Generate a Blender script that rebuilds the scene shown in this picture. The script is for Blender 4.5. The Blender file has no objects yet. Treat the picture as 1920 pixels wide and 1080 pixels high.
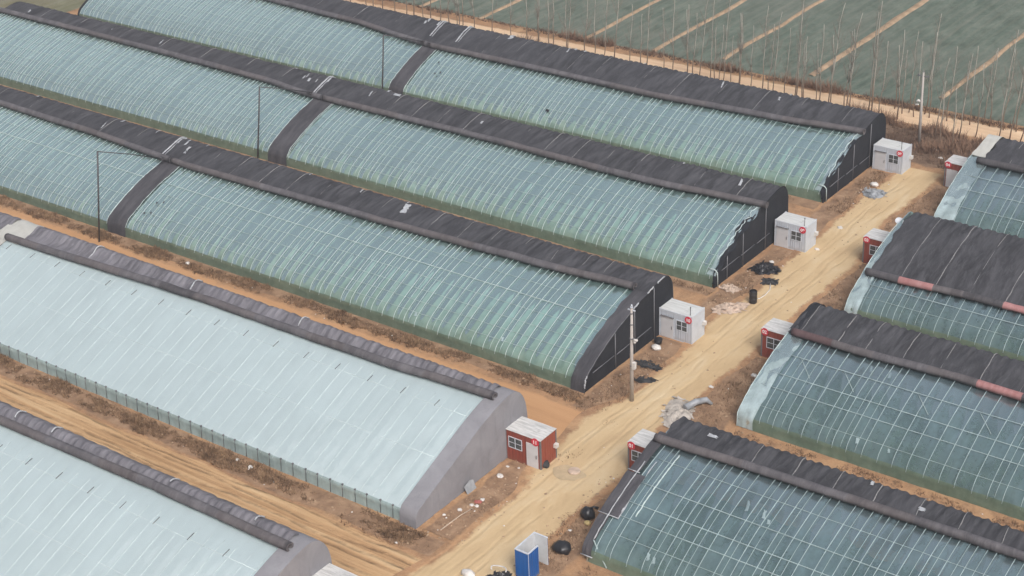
import bpy, bmesh, math, random
from math import sin, cos, pi, radians, sqrt, atan2, floor
from mathutils import Vector, Matrix, noise

S = bpy.context.scene
COL = S.collection
random.seed(7)

# ------------------------------------------------------------------ camera
cam = bpy.data.cameras.new("camera")
cam.sensor_width = 36.0
cam.lens = 36.0 * 3203.39 / 1920.0
cam.clip_start, cam.clip_end = 1.0, 3000.0
cam_o = bpy.data.objects.new("camera", cam)
COL.objects.link(cam_o)
def cam_matrix(pitch, yaw, roll, loc):
    F = Vector((sin(yaw)*cos(pitch), cos(yaw)*cos(pitch), -sin(pitch)))
    R = Vector((cos(yaw), -sin(yaw), 0.0)); U = R.cross(F)
    R2 = R*cos(roll) + U*sin(roll); U2 = U*cos(roll) - R*sin(roll)
    M = Matrix((R2, U2, -F)).transposed().to_4x4()
    M.translation = Vector(loc)
    return M
cam_o.matrix_world = cam_matrix(0.484, -0.653, -0.043, (68.8, 0.0, 73.465))
S.camera = cam_o

# ------------------------------------------------------------------ sky, sun, exposure
SUN_EL, SUN_AZ = radians(48), radians(125)      # azimuth clockwise from +Y
w = bpy.data.worlds.new("World"); S.world = w; w.use_nodes = True
nt = w.node_tree; nt.nodes.clear()
sky = nt.nodes.new("ShaderNodeTexSky"); sky.sky_type = 'NISHITA'; sky.sun_disc = False
sky.sun_elevation = SUN_EL; sky.sun_rotation = SUN_AZ
sky.air_density = 1.0; sky.dust_density = 6.0; sky.ozone_density = 0.6; sky.altitude = 0
bg = nt.nodes.new("ShaderNodeBackground"); bg.inputs[1].default_value = 0.12
wo = nt.nodes.new("ShaderNodeOutputWorld")
hs = nt.nodes.new("ShaderNodeHueSaturation"); hs.inputs["Saturation"].default_value = 0.55   # thin overcast: nearly white sky
nt.links.new(sky.outputs[0], hs.inputs["Color"]); nt.links.new(hs.outputs[0], bg.inputs[0]); nt.links.new(bg.outputs[0], wo.inputs[0])
sl = bpy.data.lights.new("sun", 'SUN'); sl.energy = 1.35; sl.angle = radians(22); sl.color = (0.985, 0.99, 1.0)
so = bpy.data.objects.new("sun", sl); COL.objects.link(so)
sd = Vector((sin(SUN_AZ)*cos(SUN_EL), cos(SUN_AZ)*cos(SUN_EL), sin(SUN_EL)))
so.rotation_euler = sd.to_track_quat('Z', 'Y').to_euler()
S.view_settings.view_transform = 'Standard'; S.view_settings.look = 'None'
S.view_settings.exposure = 0.25; S.view_settings.gamma = 1.0
S.render.engine = 'CYCLES'
S.cycles.use_denoising = True
S.cycles.max_bounces = 8; S.cycles.transparent_max_bounces = 12
S.cycles.caustics_reflective = False; S.cycles.caustics_refractive = False

# ------------------------------------------------------------------ node helpers
class NT:
    def __init__(s, name):
        s.m = bpy.data.materials.new(name); s.m.use_nodes = True
        s.t = s.m.node_tree; s.t.nodes.clear()
        s.out = s.t.nodes.new("ShaderNodeOutputMaterial")
    def n(s, typ, **kw):
        nd = s.t.nodes.new("ShaderNode" + typ)
        for k, v in kw.items(): setattr(nd, k, v)
        return nd
    def put(s, sock, v):
        if isinstance(v, bpy.types.NodeSocket): s.t.links.new(v, sock)
        elif isinstance(v, (tuple, list)):
            sock.default_value = tuple(v) + ((1.0,) if len(v) == 3 and sock.type == 'RGBA' else ())
        else: sock.default_value = v
    def pos(s): return s.n("NewGeometry").outputs["Position"]
    def obj(s): return s.n("TexCoord").outputs["Object"]
    def mapv(s, v, sc=(1, 1, 1), loc=(0, 0, 0)):
        nd = s.n("Mapping"); s.put(nd.inputs[0], v); nd.inputs[3].default_value = sc; nd.inputs[1].default_value = loc
        return nd.outputs[0]
    def noise(s, v, scale, detail=4, rough=0.55, dist=0.0):
        nd = s.n("TexNoise"); s.put(nd.inputs["Vector"], v); nd.inputs["Scale"].default_value = scale
        nd.inputs["Detail"].default_value = detail; nd.inputs["Roughness"].default_value = rough
        nd.inputs["Distortion"].default_value = dist
        return nd.outputs[0]
    def ramp(s, f, stops, interp='LINEAR'):
        nd = s.n("ValToRGB"); cr = nd.color_ramp; cr.interpolation = interp
        while len(cr.elements) < len(stops): cr.elements.new(0.5)
        for e, (p, c) in zip(cr.elements, stops):
            e.position = p; e.color = (c, c, c, 1) if not isinstance(c, (tuple, list)) else tuple(c) + (1,)
        s.put(nd.inputs[0], f); return nd.outputs[0]
    def mix(s, f, a, b, mode='MIX'):
        nd = s.n("Mix", data_type='RGBA', blend_type=mode)
        s.put(nd.inputs[0], f); s.put(nd.inputs[6], a); s.put(nd.inputs[7], b); return nd.outputs[2]
    def math(s, op, a, b=0.0, c=None, clamp=False):
        nd = s.n("Math", operation=op, use_clamp=clamp); s.put(nd.inputs[0], a); s.put(nd.inputs[1], b)
        if c is not None: s.put(nd.inputs[2], c)
        return nd.outputs[0]
    def sep(s, v):
        nd = s.n("SeparateXYZ"); s.put(nd.inputs[0], v); return nd.outputs
    def mr(s, v, a, b, c=0.0, d=1.0):
        nd = s.n("MapRange"); s.put(nd.inputs[0], v)
        for i, x in enumerate((a, b, c, d)): nd.inputs[i+1].default_value = x
        return nd.outputs[0]
    def bump(s, h, strength=0.3, dist=0.05):
        nd = s.n("Bump"); s.put(nd.inputs["Height"], h); nd.inputs["Strength"].default_value = strength
        nd.inputs["Distance"].default_value = dist; return nd.outputs[0]
    def bsdf(s, color, rough=0.7, normal=None, metal=0.0, spec=0.4, sheen=0.0):
        b = s.n("BsdfPrincipled"); s.put(b.inputs["Base Color"], color); s.put(b.inputs["Roughness"], rough)
        s.put(b.inputs["Metallic"], metal); s.put(b.inputs["Specular IOR Level"], spec)
        if sheen: b.inputs["Sheen Weight"].default_value = sheen
        if normal is not None: s.put(b.inputs["Normal"], normal)
        return b.outputs[0]
    def done(s, sh): s.t.links.new(sh, s.out.inputs[0]); return s.m

def plain(name, c, rough=0.6, metal=0.0, var=0.25, scale=3.0, spec=0.4, bump=0.0, stretch=(1, 1, 1)):
    t = NT(name); v = t.mapv(t.obj(), stretch)
    f = t.noise(v, scale, 5, 0.6)
    c2 = tuple(max(0, x*(1-var)) for x in c); c3 = tuple(min(1, x*(1+var*0.6)) for x in c)
    colr = t.ramp(f, [(0.3, c2), (0.7, c3)])
    nrm = t.bump(t.noise(v, scale*4, 4), bump, 0.03) if bump else None
    return t.done(t.bsdf(colr, rough, nrm, metal, spec))

# ------------------------------------------------------------------ materials
def soil_color(t, p):
    a = t.noise(p, 0.09, 5, 0.6, 0.6); b = t.noise(p, 0.7, 5, 0.65, 0.4); c = t.noise(p, 5.0, 5, 0.7)
    base = t.ramp(a, [(0.30, (0.31, 0.175, 0.10)), (0.5, (0.42, 0.24, 0.13)), (0.70, (0.50, 0.31, 0.17))])
    base = t.mix(t.ramp(b, [(0.42, 0.0), (0.66, 0.75)]), base, (0.22, 0.125, 0.075))
    base = t.mix(t.ramp(c, [(0.45, 0.0), (0.75, 0.45)]), base, (0.56, 0.40, 0.25))
    return base, t.math('ADD', t.math('MULTIPLY', b, 0.6), t.math('MULTIPLY', c, 0.4))
def m_soil():
    t = NT("soil"); p = t.pos(); c, h = soil_color(t, p)
    return t.done(t.bsdf(c, 0.95, t.bump(h, 0.6, 0.18), spec=0.15))
def m_track(name, stretch, c1, c2, c3, rut=0.6, strength=0.5, ruts=(), axis=1, rutc=(0.27, 0.155, 0.08), ramt=0.6):
    """packed earth with wheel streaks along one direction; thins out to soil at its worn edge"""
    t = NT(name); p = t.pos(); sc, sh = soil_color(t, p)
    st = t.noise(t.mapv(p, stretch), 1.0, 5, 0.65, 0.3)
    st2 = t.noise(p, 0.35, 4, 0.6, 0.5); st3 = t.noise(p, 4.0, 4, 0.7)
    c = t.ramp(st, [(0.32, c1), (0.5, c2), (0.68, c3)])
    c = t.mix(t.ramp(st2, [(0.45, 0.0), (0.75, rut)]), c, c2)
    c = t.mix(t.ramp(st3, [(0.5, 0.0), (0.8, 0.25)]), c, c1)
    q = t.sep(p)[axis]; rl = None
    for k, y0 in enumerate(ruts):                                       # wheel ruts: wandering grooves pressed into the lane
        wn = t.noise(t.mapv(p, (0.06, 0.06, 0), (k*7.3, k*3.1, 0)), 1.0, 3, 0.6)
        d = t.math('ABSOLUTE', t.math('SUBTRACT', t.math('SUBTRACT', q, y0), t.math('MULTIPLY', t.math('SUBTRACT', wn, 0.5), 2.6)))
        l = t.math('MULTIPLY', t.mr(d, 0.05, 0.22, 1.0, 0.0), t.ramp(t.noise(t.mapv(p, (0.22, 0.22, 0), (k*2.7, 0, 0)), 1.0, 4, 0.7), [(0.38, 0.0), (0.58, 1.0)]))
        rl = l if rl is None else t.math('MAXIMUM', rl, l)
    if rl is not None: c = t.mix(t.math('MULTIPLY', rl, ramt), c, rutc)
    e = t.n("Attribute"); e.attribute_name = "edge"
    f = t.math('ADD', e.outputs["Fac"], t.math('MULTIPLY', t.math('SUBTRACT', t.noise(p, 0.8, 6, 0.7), 0.5), 1.3))
    c = t.mix(t.ramp(f, [(0.40, 0.0), (0.70, 1.0)]), sc, c)
    h = t.math('ADD', t.math('MULTIPLY', st, 1.0), t.math('MULTIPLY', st3, 0.35))
    if rl is not None: h = t.math('SUBTRACT', h, t.math('MULTIPLY', rl, 0.8))
    return t.done(t.bsdf(c, 0.95, t.bump(h, strength, 0.2), spec=0.12))
def m_field(name, greens, scale=0.55):
    t = NT(name); p = t.pos()
    a = t.noise(t.mapv(p, (1.0, 0.45, 1)), scale, 6, 0.75, 0.4); b = t.noise(p, 0.05, 4, 0.6); c = t.noise(t.mapv(p, (1.0, 1.0, 1)), 1.3, 6, 0.8)
    col = t.ramp(a, [(0.34, greens[0]), (0.5, greens[1]), (0.66, greens[2])])
    col = t.mix(t.ramp(b, [(0.4, 0.0), (0.65, 0.45)]), col, greens[3])
    col = t.mix(t.ramp(c, [(0.52, 0.0), (0.72, 0.55)]), col, greens[4])
    px = t.sep(p)[0]; wob = t.math('MULTIPLY', t.noise(p, 0.08, 3), 5.0)
    rows = t.noise(t.mapv(p, (0.42, 0.012, 1)), 1.0, 4, 0.7, 0.25); col = t.mix(t.ramp(rows, [(0.50, 0.0), (0.66, 0.40)]), col, (0.27, 0.265, 0.22))
    rw2 = t.math('SINE', t.math('ADD', t.math('MULTIPLY', px, 5.2), wob)); col = t.mix(t.math('MULTIPLY', t.mr(rw2, 0.2, 1.0), 0.22), col, (0.26, 0.245, 0.195))
    return t.done(t.bsdf(col, 0.95, t.bump(c, 0.9, 0.25), spec=0.1))
def m_film(name, dcol, clear, gloss=0.5, white=0.6, green=0.0, rough=0.22, dirt=0.5, flat=1.0):
    """poly film: part see-through, part milky with dust and condensation, glossy towards grazing angles"""
    t = NT(name); p = t.pos(); o = t.obj()
    st = t.noise(t.mapv(o, (1.0, 0.12, 0.25)), 1.6, 5, 0.6, 0.6)      # run-off streaks down the slope
    bl = t.noise(o, 0.22, 4, 0.6, 0.8); fi = t.noise(o, 3.0, 5, 0.7)
    bay = t.noise(t.mapv(o, (1.6, 0.05, 0.05)), 1.0, 1, 0.4)
    f = t.math('ADD', t.math('ADD', t.math('MULTIPLY', st, 0.28), t.math('MULTIPLY', bl, 0.46)), t.math('ADD', t.math('MULTIPLY', fi, 0.18), t.math('MULTIPLY', bay, 0.08)))
    milky = t.mr(f, 0.36, 0.64, clear + 0.22*dirt, max(0.02, clear - 0.28*dirt))     # share of light passing straight
    c = t.ramp(f, [(0.36, tuple(x*(1-0.20*flat) for x in dcol)), (0.5, dcol), (0.66, tuple(min(1, x*(1+0.2*flat)) for x in dcol))])
    if green and name == "greenhouse_film":                              # grazing sky reflection painted in as paler, less clear film towards the far end
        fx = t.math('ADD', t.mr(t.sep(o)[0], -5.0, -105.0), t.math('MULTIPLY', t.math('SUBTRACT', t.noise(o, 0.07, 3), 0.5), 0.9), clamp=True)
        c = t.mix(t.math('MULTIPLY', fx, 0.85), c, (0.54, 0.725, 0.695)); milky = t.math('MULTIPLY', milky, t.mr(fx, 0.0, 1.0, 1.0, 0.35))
    if green:
        y = t.sep(o)[1]; z = t.sep(o)[2]
        g = t.math('MULTIPLY', t.ramp(t.math('ADD', t.math('MULTIPLY', z, 0.25), t.math('MULTIPLY', t.math('SUBTRACT', t.noise(o, 0.5, 5, 0.7), 0.5), 0.7)), [(0.15, 1.0), (0.80, 0.0)]), green)
        alg = t.ramp(t.noise(o, 1.1, 5, 0.7), [(0.35, (0.13, 0.19, 0.135)), (0.65, (0.27, 0.33, 0.24))])
        c = t.mix(g, c, alg)                                           # algae growing on the low part of the film
    d = t.n("BsdfDiffuse"); t.put(d.inputs[0], c)
    tl = t.n("BsdfTranslucent"); t.put(tl.inputs[0], c)
    md = t.n("MixShader"); md.inputs[0].default_value = 0.15
    t.t.links.new(d.outputs[0], md.inputs[1]); t.t.links.new(tl.outputs[0], md.inputs[2])
    tr = t.n("BsdfTransparent"); t.put(tr.inputs[0], (0.78, 0.94, 0.915))
    m2 = t.n("MixShader"); t.put(m2.inputs[0], milky)
    t.t.links.new(md.outputs[0], m2.inputs[1]); t.t.links.new(tr.outputs[0], m2.inputs[2])
    gl = t.n("BsdfGlossy"); t.put(gl.inputs[0], (0.84, 0.99, 0.965)); gl.inputs["Roughness"].default_value = rough
    nb = t.bump(t.math('ADD', st, t.math('MULTIPLY', fi, 0.3)), 0.25 if rough < 0.4 else 0.06, 0.05)
    t.t.links.new(nb, gl.inputs["Normal"])
    lw = t.n("LayerWeight"); lw.inputs[0].default_value = 0.32
    m3 = t.n("MixShader"); t.put(m3.inputs[0], t.math('MULTIPLY', lw.outputs[0], gloss))
    t.t.links.new(m2.outputs[0], m3.inputs[1]); t.t.links.new(gl.outputs[0], m3.inputs[2])
    return t.done(m3.outputs[0])
def m_quilt(name, c, seam=2.6, dust=(0.20, 0.19, 0.20), damt=0.55):
    t = NT(name); o = t.obj()
    a = t.noise(t.mapv(o, (1, 0.2, 0.2)), 1.2, 5, 0.65, 0.5); b = t.noise(o, 0.25, 4, 0.6, 0.5); f = t.noise(o, 12.0, 3, 0.7)
    col = t.ramp(b, [(0.3, tuple(x*0.8 for x in c)), (0.7, tuple(x*1.25 for x in c))])
    col = t.mix(t.math('MULTIPLY', t.ramp(a, [(0.42, 0.0), (0.70, 1.0)]), damt), col, dust)
    a2 = t.noise(t.mapv(o, (2.4, 0.5, 0.5)), 1.4, 5, 0.75, 0.8); col = t.mix(t.ramp(a2, [(0.50, 0.0), (0.72, 0.55)]), col, dust)
    h = t.math('ADD', t.math('MULTIPLY', f, 0.25), t.math('ADD', a, t.math('MULTIPLY', a2, 0.8)))
    return t.done(t.bsdf(col, 0.85, t.bump(h, 0.6, 0.10), spec=0.25))
def m_corr(name, c, axis=0, freq=16.0, var=0.12, rough=0.5, dirt=(0.35, 0.3, 0.25)):
    """ribbed painted sheet, with splash dirt near the ground and run-off streaks"""
    t = NT(name); o = t.obj(); x = t.sep(o)[axis]
    wv = t.math('SINE', t.math('MULTIPLY', x, freq))
    z = t.sep(o)[2]
    n1 = t.noise(t.mapv(o, (2.5, 2.5, 0.25)), 1.5, 5, 0.65)
    col = t.ramp(n1, [(0.3, tuple(v*(1-var) for v in c)), (0.7, tuple(min(1, v*(1+var*0.4)) for v in c))])
    g = t.math('MULTIPLY', t.ramp(t.math('ADD', z, t.math('MULTIPLY', t.noise(o, 3, 4), 0.5)), [(0.25, 1.0), (0.65, 0.0)]), 0.5)
    col = t.mix(g, col, dirt)
    return t.done(t.bsdf(col, rough, t.bump(wv, 0.6, 0.02), spec=0.4))
def m_roof(name, c, var):
    t = NT(name); o = t.obj()
    wv = t.math('SINE', t.math('MULTIPLY', t.sep(o)[1], 18.0))
    n1 = t.noise(t.mapv(o, (0.5, 3.5, 1)), 1.6, 5, 0.7); n2 = t.noise(o, 1.5, 4, 0.6)
    col = t.ramp(n1, [(0.35, tuple(v*(1-var) for v in c)), (0.6, c)])
    col = t.mix(t.ramp(n2, [(0.62, 0.0), (0.75, 0.7)]), col, (0.30, 0.29, 0.27))
    return t.done(t.bsdf(col, 0.55, t.bump(wv, 0.5, 0.02), spec=0.3))
def m_bark():
    t = NT("poplar_bark"); o = t.obj(); z = t.sep(o)[2]
    n1 = t.noise(o, 2.5, 4, 0.6)
    f = t.math('ADD', z, t.math('MULTIPLY', t.math('SUBTRACT', n1, 0.5), 2.5))
    col = t.ramp(t.mr(f, 0.6, 4.6), [(0.0, (0.19, 0.125, 0.09)), (0.45, (0.25, 0.20, 0.155)), (1.0, (0.44, 0.415, 0.365))])
    return t.done(t.bsdf(col, 0.9, spec=0.2))
def m_concrete(name, c):
    t = NT(name); o = t.obj()
    a = t.noise(o, 0.45, 6, 0.65, 0.6); b = t.noise(t.mapv(o, (1.5, 1.5, 0.2)), 1.4, 5, 0.7); f = t.noise(o, 14, 4, 0.7)
    col = t.ramp(a, [(0.3, tuple(v*0.82 for v in c)), (0.7, tuple(v*1.12 for v in c))])
    col = t.mix(t.ramp(b, [(0.52, 0.0), (0.75, 0.35)]), col, tuple(v*0.62 for v in c))
    return t.done(t.bsdf(col, 0.9, t.bump(t.math('ADD', f, a), 0.25, 0.04), spec=0.2))
def m_leaf(name, c1, c2, c3, scale=1.2):
    t = NT(name); p = t.pos(); ri = t.n("ObjectInfo")
    n = t.noise(p, scale, 4, 0.7)
    col = t.ramp(n, [(0.3, c1), (0.5, c2), (0.7, c3)])
    return t.done(t.bsdf(col, 0.9, spec=0.1))

M = {}
M['soil'] = m_soil()
M['road'] = m_track("road_dirt", (0.45, 0.14, 1), (0.50, 0.355, 0.205), (0.59, 0.435, 0.255), (0.64, 0.505, 0.325), 0.6, 0.30, (3.9, 4.5, 5.6, 6.3, 7.0), 0, (0.45, 0.315, 0.19), 0.16)
M['lane'] = m_track("lane_dirt", (0.05, 1.35, 1), (0.35, 0.205, 0.105), (0.53, 0.335, 0.18), (0.64, 0.45, 0.26), 0.25, 0.9, (69.3, 70.2, 70.8, 71.8, 72.5, 73.3, 74.0), 1, (0.29, 0.17, 0.09), 0.5)
M['lane_plain'] = m_track("lane_soil", (0.04, 0.5, 1), (0.44, 0.245, 0.125), (0.51, 0.29, 0.15), (0.56, 0.335, 0.185), 0.6, 0.35)
M['verge'] = m_track("verge_litter", (0.7, 0.7, 1), (0.20, 0.125, 0.08), (0.30, 0.19, 0.12), (0.42, 0.28, 0.18), 0.35, 0.9)
M['litter'] = m_track("leaf_litter", (0.4, 0.5, 1), (0.135, 0.088, 0.062), (0.20, 0.135, 0.095), (0.30, 0.205, 0.14), 0.3, 0.9)
M['far_track'] = m_track("far_track_dirt", (0.05, 0.9, 1), (0.60, 0.40, 0.25), (0.72, 0.51, 0.33), (0.76, 0.57, 0.39), 0.5, 0.3)
M['field'] = m_field("field_crop", [(0.078, 0.108, 0.082), (0.13, 0.168, 0.135), (0.20, 0.235, 0.19), (0.17, 0.185, 0.155), (0.088, 0.124, 0.097)])
M['grass'] = m_field("rough_grass", [(0.13, 0.125, 0.07), (0.19, 0.19, 0.115), (0.25, 0.25, 0.17), (0.24, 0.20, 0.13), (0.12, 0.15, 0.08)])
M['bund'] = plain("bund_soil", (0.40, 0.285, 0.19), 0.95, var=0.3, scale=0.8, spec=0.1, bump=0.6)
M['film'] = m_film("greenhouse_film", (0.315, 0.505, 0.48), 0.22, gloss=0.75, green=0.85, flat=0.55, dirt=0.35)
M['film_clear'] = m_film("clear_film", (0.195, 0.285, 0.325), 0.42, gloss=0.6, green=0.28)
M['film_opaque'] = m_film("milky_film", (0.535, 0.635, 0.655), 0.03, gloss=0.22, dirt=0.05, rough=0.5, flat=0.3)
M['film_loose'] = m_film("loose_film", (0.47, 0.575, 0.595), 0.28, gloss=0.6, dirt=0.9, rough=0.2)
M['skirt'] = m_film("skirt_film", (0.17, 0.235, 0.19), 0.14, gloss=0.10, green=0.5, dirt=0.4)
M['skirt_pale'] = m_film("pale_skirt_film", (0.42, 0.54, 0.545), 0.12, gloss=0.12, dirt=0.5)
M['quilt'] = m_quilt("black_quilt", (0.042, 0.042, 0.048), dust=(0.118, 0.117, 0.128), damt=0.6)
M['quilt_grey'] = m_quilt("grey_quilt", (0.125, 0.12, 0.135), dust=(0.27, 0.26, 0.285), damt=0.8)
M['black_cloth'] = m_quilt("black_cloth", (0.017, 0.0185, 0.024), dust=(0.038, 0.04, 0.048), damt=0.4)
M['cloth_dark'] = m_quilt("dark_cover_cloth", (0.055, 0.054, 0.062), dust=(0.13, 0.125, 0.135), damt=0.6)
M['cream'] = m_quilt("cream_cloth", (0.48, 0.475, 0.44), dust=(0.55, 0.55, 0.52), damt=0.4)
M['roll_grey'] = m_quilt("roll_grey", (0.095, 0.09, 0.098), dust=(0.20, 0.19, 0.20), damt=0.6)
M['roll_brown'] = m_quilt("roll_brown", (0.10, 0.09, 0.094), dust=(0.19, 0.175, 0.178), damt=0.5)
M['roll_dark'] = m_quilt("roll_dark", (0.065, 0.062, 0.067), dust=(0.15, 0.14, 0.15), damt=0.4)
M['roll_maroon'] = m_quilt("roll_maroon", (0.095, 0.06, 0.063), dust=(0.16, 0.11, 0.11), damt=0.5)
M['roll_pink'] = m_quilt("roll_pink", (0.36, 0.165, 0.16), dust=(0.46, 0.27, 0.265), damt=0.5)
M['rope'] = plain("rope", (0.27, 0.265, 0.265), 0.8, var=0.3, scale=6)
M['scrap'] = plain("scrap_white", (0.47, 0.485, 0.51), 0.6, var=0.35)
M['steel_white'] = plain("rib_steel", (0.56, 0.66, 0.655), 0.45, var=0.15, scale=0.8, spec=0.5)
M['rib_right'] = plain("dim_rib_steel", (0.43, 0.53, 0.545), 0.5, var=0.3, scale=0.6)
M['rope_pale'] = plain("film_rope", (0.51, 0.615, 0.61), 0.6, var=0.15)
M['clod'] = plain("soil_clod", (0.40, 0.28, 0.185), 0.95, var=0.35, scale=1.0)
M['rib_pale'] = plain("pale_rib", (0.68, 0.765, 0.775), 0.5, var=0.15)
M['steel_soft'] = plain("purlin_steel", (0.42, 0.51, 0.51), 0.5, var=0.2, scale=0.8)
M['steel_grey'] = plain("frame_steel", (0.165, 0.165, 0.18), 0.5, var=0.2, scale=2)
M['pipe_dark'] = plain("dark_pipe", (0.085, 0.08, 0.085), 0.55, var=0.3, scale=2, metal=0.3)
M['earth_wall'] = plain("earth_wall", (0.22, 0.16, 0.11), 0.95, var=0.4, scale=0.6, bump=0.6, spec=0.1)
M['concrete'] = m_concrete("concrete_render", (0.27, 0.265, 0.285))
M['pole_concrete'] = m_concrete("pole_concrete", (0.47, 0.43, 0.40))
M['white_panel'] = m_corr("white_panel", (0.535, 0.575, 0.64), 0, 26.0)
M['white_flat'] = plain("white_paint", (0.575, 0.61, 0.665), 0.5, var=0.10, scale=1.5)
M['white_door'] = plain("white_door", (0.60, 0.60, 0.62), 0.5, var=0.08, scale=1.2)
M['white_roof'] = m_roof("white_roof", (0.66, 0.67, 0.66), 0.18)
M['old_roof'] = m_roof("weathered_roof", (0.68, 0.67, 0.655), 0.35)
M['red_panel'] = m_corr("red_panel", (0.27, 0.062, 0.042), 0, 20.0, 0.18, 0.6, (0.22, 0.13, 0.09))
M['red_side'] = m_corr("red_side_panel", (0.30, 0.072, 0.045), 1, 20.0, 0.15, 0.6, (0.24, 0.15, 0.10))
M['post_grey'] = plain("post_grey", (0.17, 0.165, 0.17), 0.6, var=0.2)
M['glass'] = plain("window_glass", (0.075, 0.085, 0.085), 0.15, var=0.4, scale=4, spec=0.6)
M['badge'] = plain("badge_red", (0.62, 0.035, 0.065), 0.45, var=0.15, scale=8)
M['letter'] = plain("badge_white", (0.85, 0.80, 0.80), 0.5, var=0.05)
M['blue'] = m_corr("blue_panel", (0.018, 0.115, 0.38), 1, 22.0, 0.2, 0.45, (0.20, 0.2, 0.22))
M['booth_in'] = plain("booth_lining", (0.58, 0.60, 0.62), 0.5, var=0.15, scale=1.0)
M['black_plastic'] = plain("black_plastic", (0.022, 0.022, 0.026), 0.35, var=0.4, scale=5, spec=0.5)
M['dark_net'] = plain("dark_net", (0.045, 0.045, 0.048), 0.8, var=0.5, scale=4)
M['sheet_pale'] = plain("pale_sheet", (0.48, 0.43, 0.38), 0.5, var=0.35, scale=1.5)
M['sheet_grey'] = plain("grey_sheet", (0.33, 0.345, 0.365), 0.4, var=0.4, scale=1.5, spec=0.5)
M['foam'] = plain("white_foam", (0.66, 0.63, 0.60), 0.7, var=0.2)
M['rubble'] = plain("rubble", (0.56, 0.43, 0.34), 0.9, var=0.3, scale=2, bump=0.4)
M['straw'] = plain("yellow_straw", (0.55, 0.42, 0.20), 0.9, var=0.3, scale=6)
M['red_rag'] = plain("red_rag", (0.42, 0.13, 0.11), 0.9, var=0.3, scale=6)
M['wood'] = plain("pale_wood", (0.52, 0.41, 0.32), 0.8, var=0.25, scale=3)
M['bark'] = m_bark()
M['twig'] = plain("poplar_twigs", (0.27, 0.235, 0.195), 0.9, var=0.2)
M['weed'] = m_leaf("dry_weed", (0.115, 0.072, 0.046), (0.215, 0.135, 0.082), (0.34, 0.225, 0.135), 0.9)
M['brush'] = m_leaf("dry_brush_stems", (0.105, 0.070, 0.053), (0.165, 0.108, 0.078), (0.245, 0.165, 0.115), 0.35)
M['scrub'] = m_leaf("scrub_stems", (0.17, 0.10, 0.07), (0.25, 0.155, 0.105), (0.33, 0.21, 0.15), 0.5)
M['crop'] = m_leaf("green_crop", (0.030, 0.055, 0.027), (0.06, 0.10, 0.05), (0.115, 0.155, 0.075), 0.6)
M['dish'] = plain("dish_white", (0.52, 0.54, 0.58), 0.4, var=0.1)

# ------------------------------------------------------------------ mesh helpers
class MB:
    def __init__(s): s.v, s.f, s.mi, s.sm = [], [], [], []
    def face(s, idx, mi=0, sm=False): s.f.append(tuple(idx)); s.mi.append(mi); s.sm.append(sm)
    def box(s, x0, x1, y0, y1, z0, z1, mi=0):
        b = len(s.v)
        for z in (z0, z1):
            s.v += [(x0, y0, z), (x1, y0, z), (x1, y1, z), (x0, y1, z)]
        for q in ((0, 3, 2, 1), (4, 5, 6, 7), (0, 1, 5, 4), (1, 2, 6, 5), (2, 3, 7, 6), (3, 0, 4, 7)):
            s.face([b+i for i in q], mi)
    def tube(s, pts, r, n=8, mi=0, cap=True, smooth=True):
        """r: number or per-point list"""
        pts = [Vector(p) for p in pts]; b0 = len(s.v); up = None
        rs = r if isinstance(r, (list, tuple)) else [r]*len(pts)
        for i, p in enumerate(pts):
            d = (pts[min(i+1, len(pts)-1)] - pts[max(i-1, 0)])
            d = d.normalized() if d.length > 1e-9 else Vector((0, 0, 1))
            a = Vector((0, 0, 1)) if abs(d.z) < 0.9 else Vector((1, 0, 0))
            if up is not None:
                a = up
            x = d.cross(a)
            if x.length < 1e-4: x = d.cross(Vector((0.3, 1, 0.2)))
            x.normalize(); y = x.cross(d).normalized(); up = y
            for k in range(n):
                q = p + (x*cos(2*pi*k/n) + y*sin(2*pi*k/n))*rs[i]
                s.v.append(tuple(q))
        for i in range(len(pts)-1):
            for k in range(n):
                k2 = (k+1) % n
                s.face((b0+i*n+k, b0+i*n+k2, b0+(i+1)*n+k2, b0+(i+1)*n+k), mi, smooth)
        if cap:
            s.face([b0+k for k in range(n)][::-1], mi); e = b0+(len(pts)-1)*n
            s.face([e+k for k in range(n)], mi)
    def grid(s, nx, ny, fn, mi=0, smooth=True, flip=False):
        b = len(s.v)
        for i in range(nx):
            for j in range(ny): s.v.append(tuple(fn(i, j)))
        for i in range(nx-1):
            for j in range(ny-1):
                a = b+i*ny+j
                q = (a, a+ny, a+ny+1, a+1)
                s.face(q[::-1] if flip else q, mi, smooth)
    def build(s, name, mats, parent=None, loc=None):
        me = bpy.data.meshes.new(name); me.from_pydata([tuple(v) for v in s.v], [], s.f)
        for m in (mats if isinstance(mats, (list, tuple)) else [mats]): me.materials.append(M[m] if isinstance(m, str) else m)
        me.polygons.foreach_set("material_index", s.mi); me.polygons.foreach_set("use_smooth", s.sm)
        me.update()
        o = bpy.data.objects.new(name, me); COL.objects.link(o)
        if parent: o.parent = parent
        if loc: o.location = loc
        return o
def tag(o, label=None, cat=None, group=None, kind=None):
    if label: o["label"] = label
    if cat: o["category"] = cat
    if group: o["group"] = group
    if kind: o["kind"] = kind
    return o
def empty(name, loc, label, cat, group=None, rz=0.0):
    o = bpy.data.objects.new(name, None); o.empty_display_size = 0.3; COL.objects.link(o)
    o.location = loc; o.rotation_euler = (0, 0, rz)
    return tag(o, label, cat, group)
def dup(src, parent=None):
    c = src.copy(); COL.objects.link(c)
    if parent: c.parent = parent
    return c
def nz(x, y=0.0, z=0.0): return noise.noise(Vector((x, y, z)))
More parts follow.
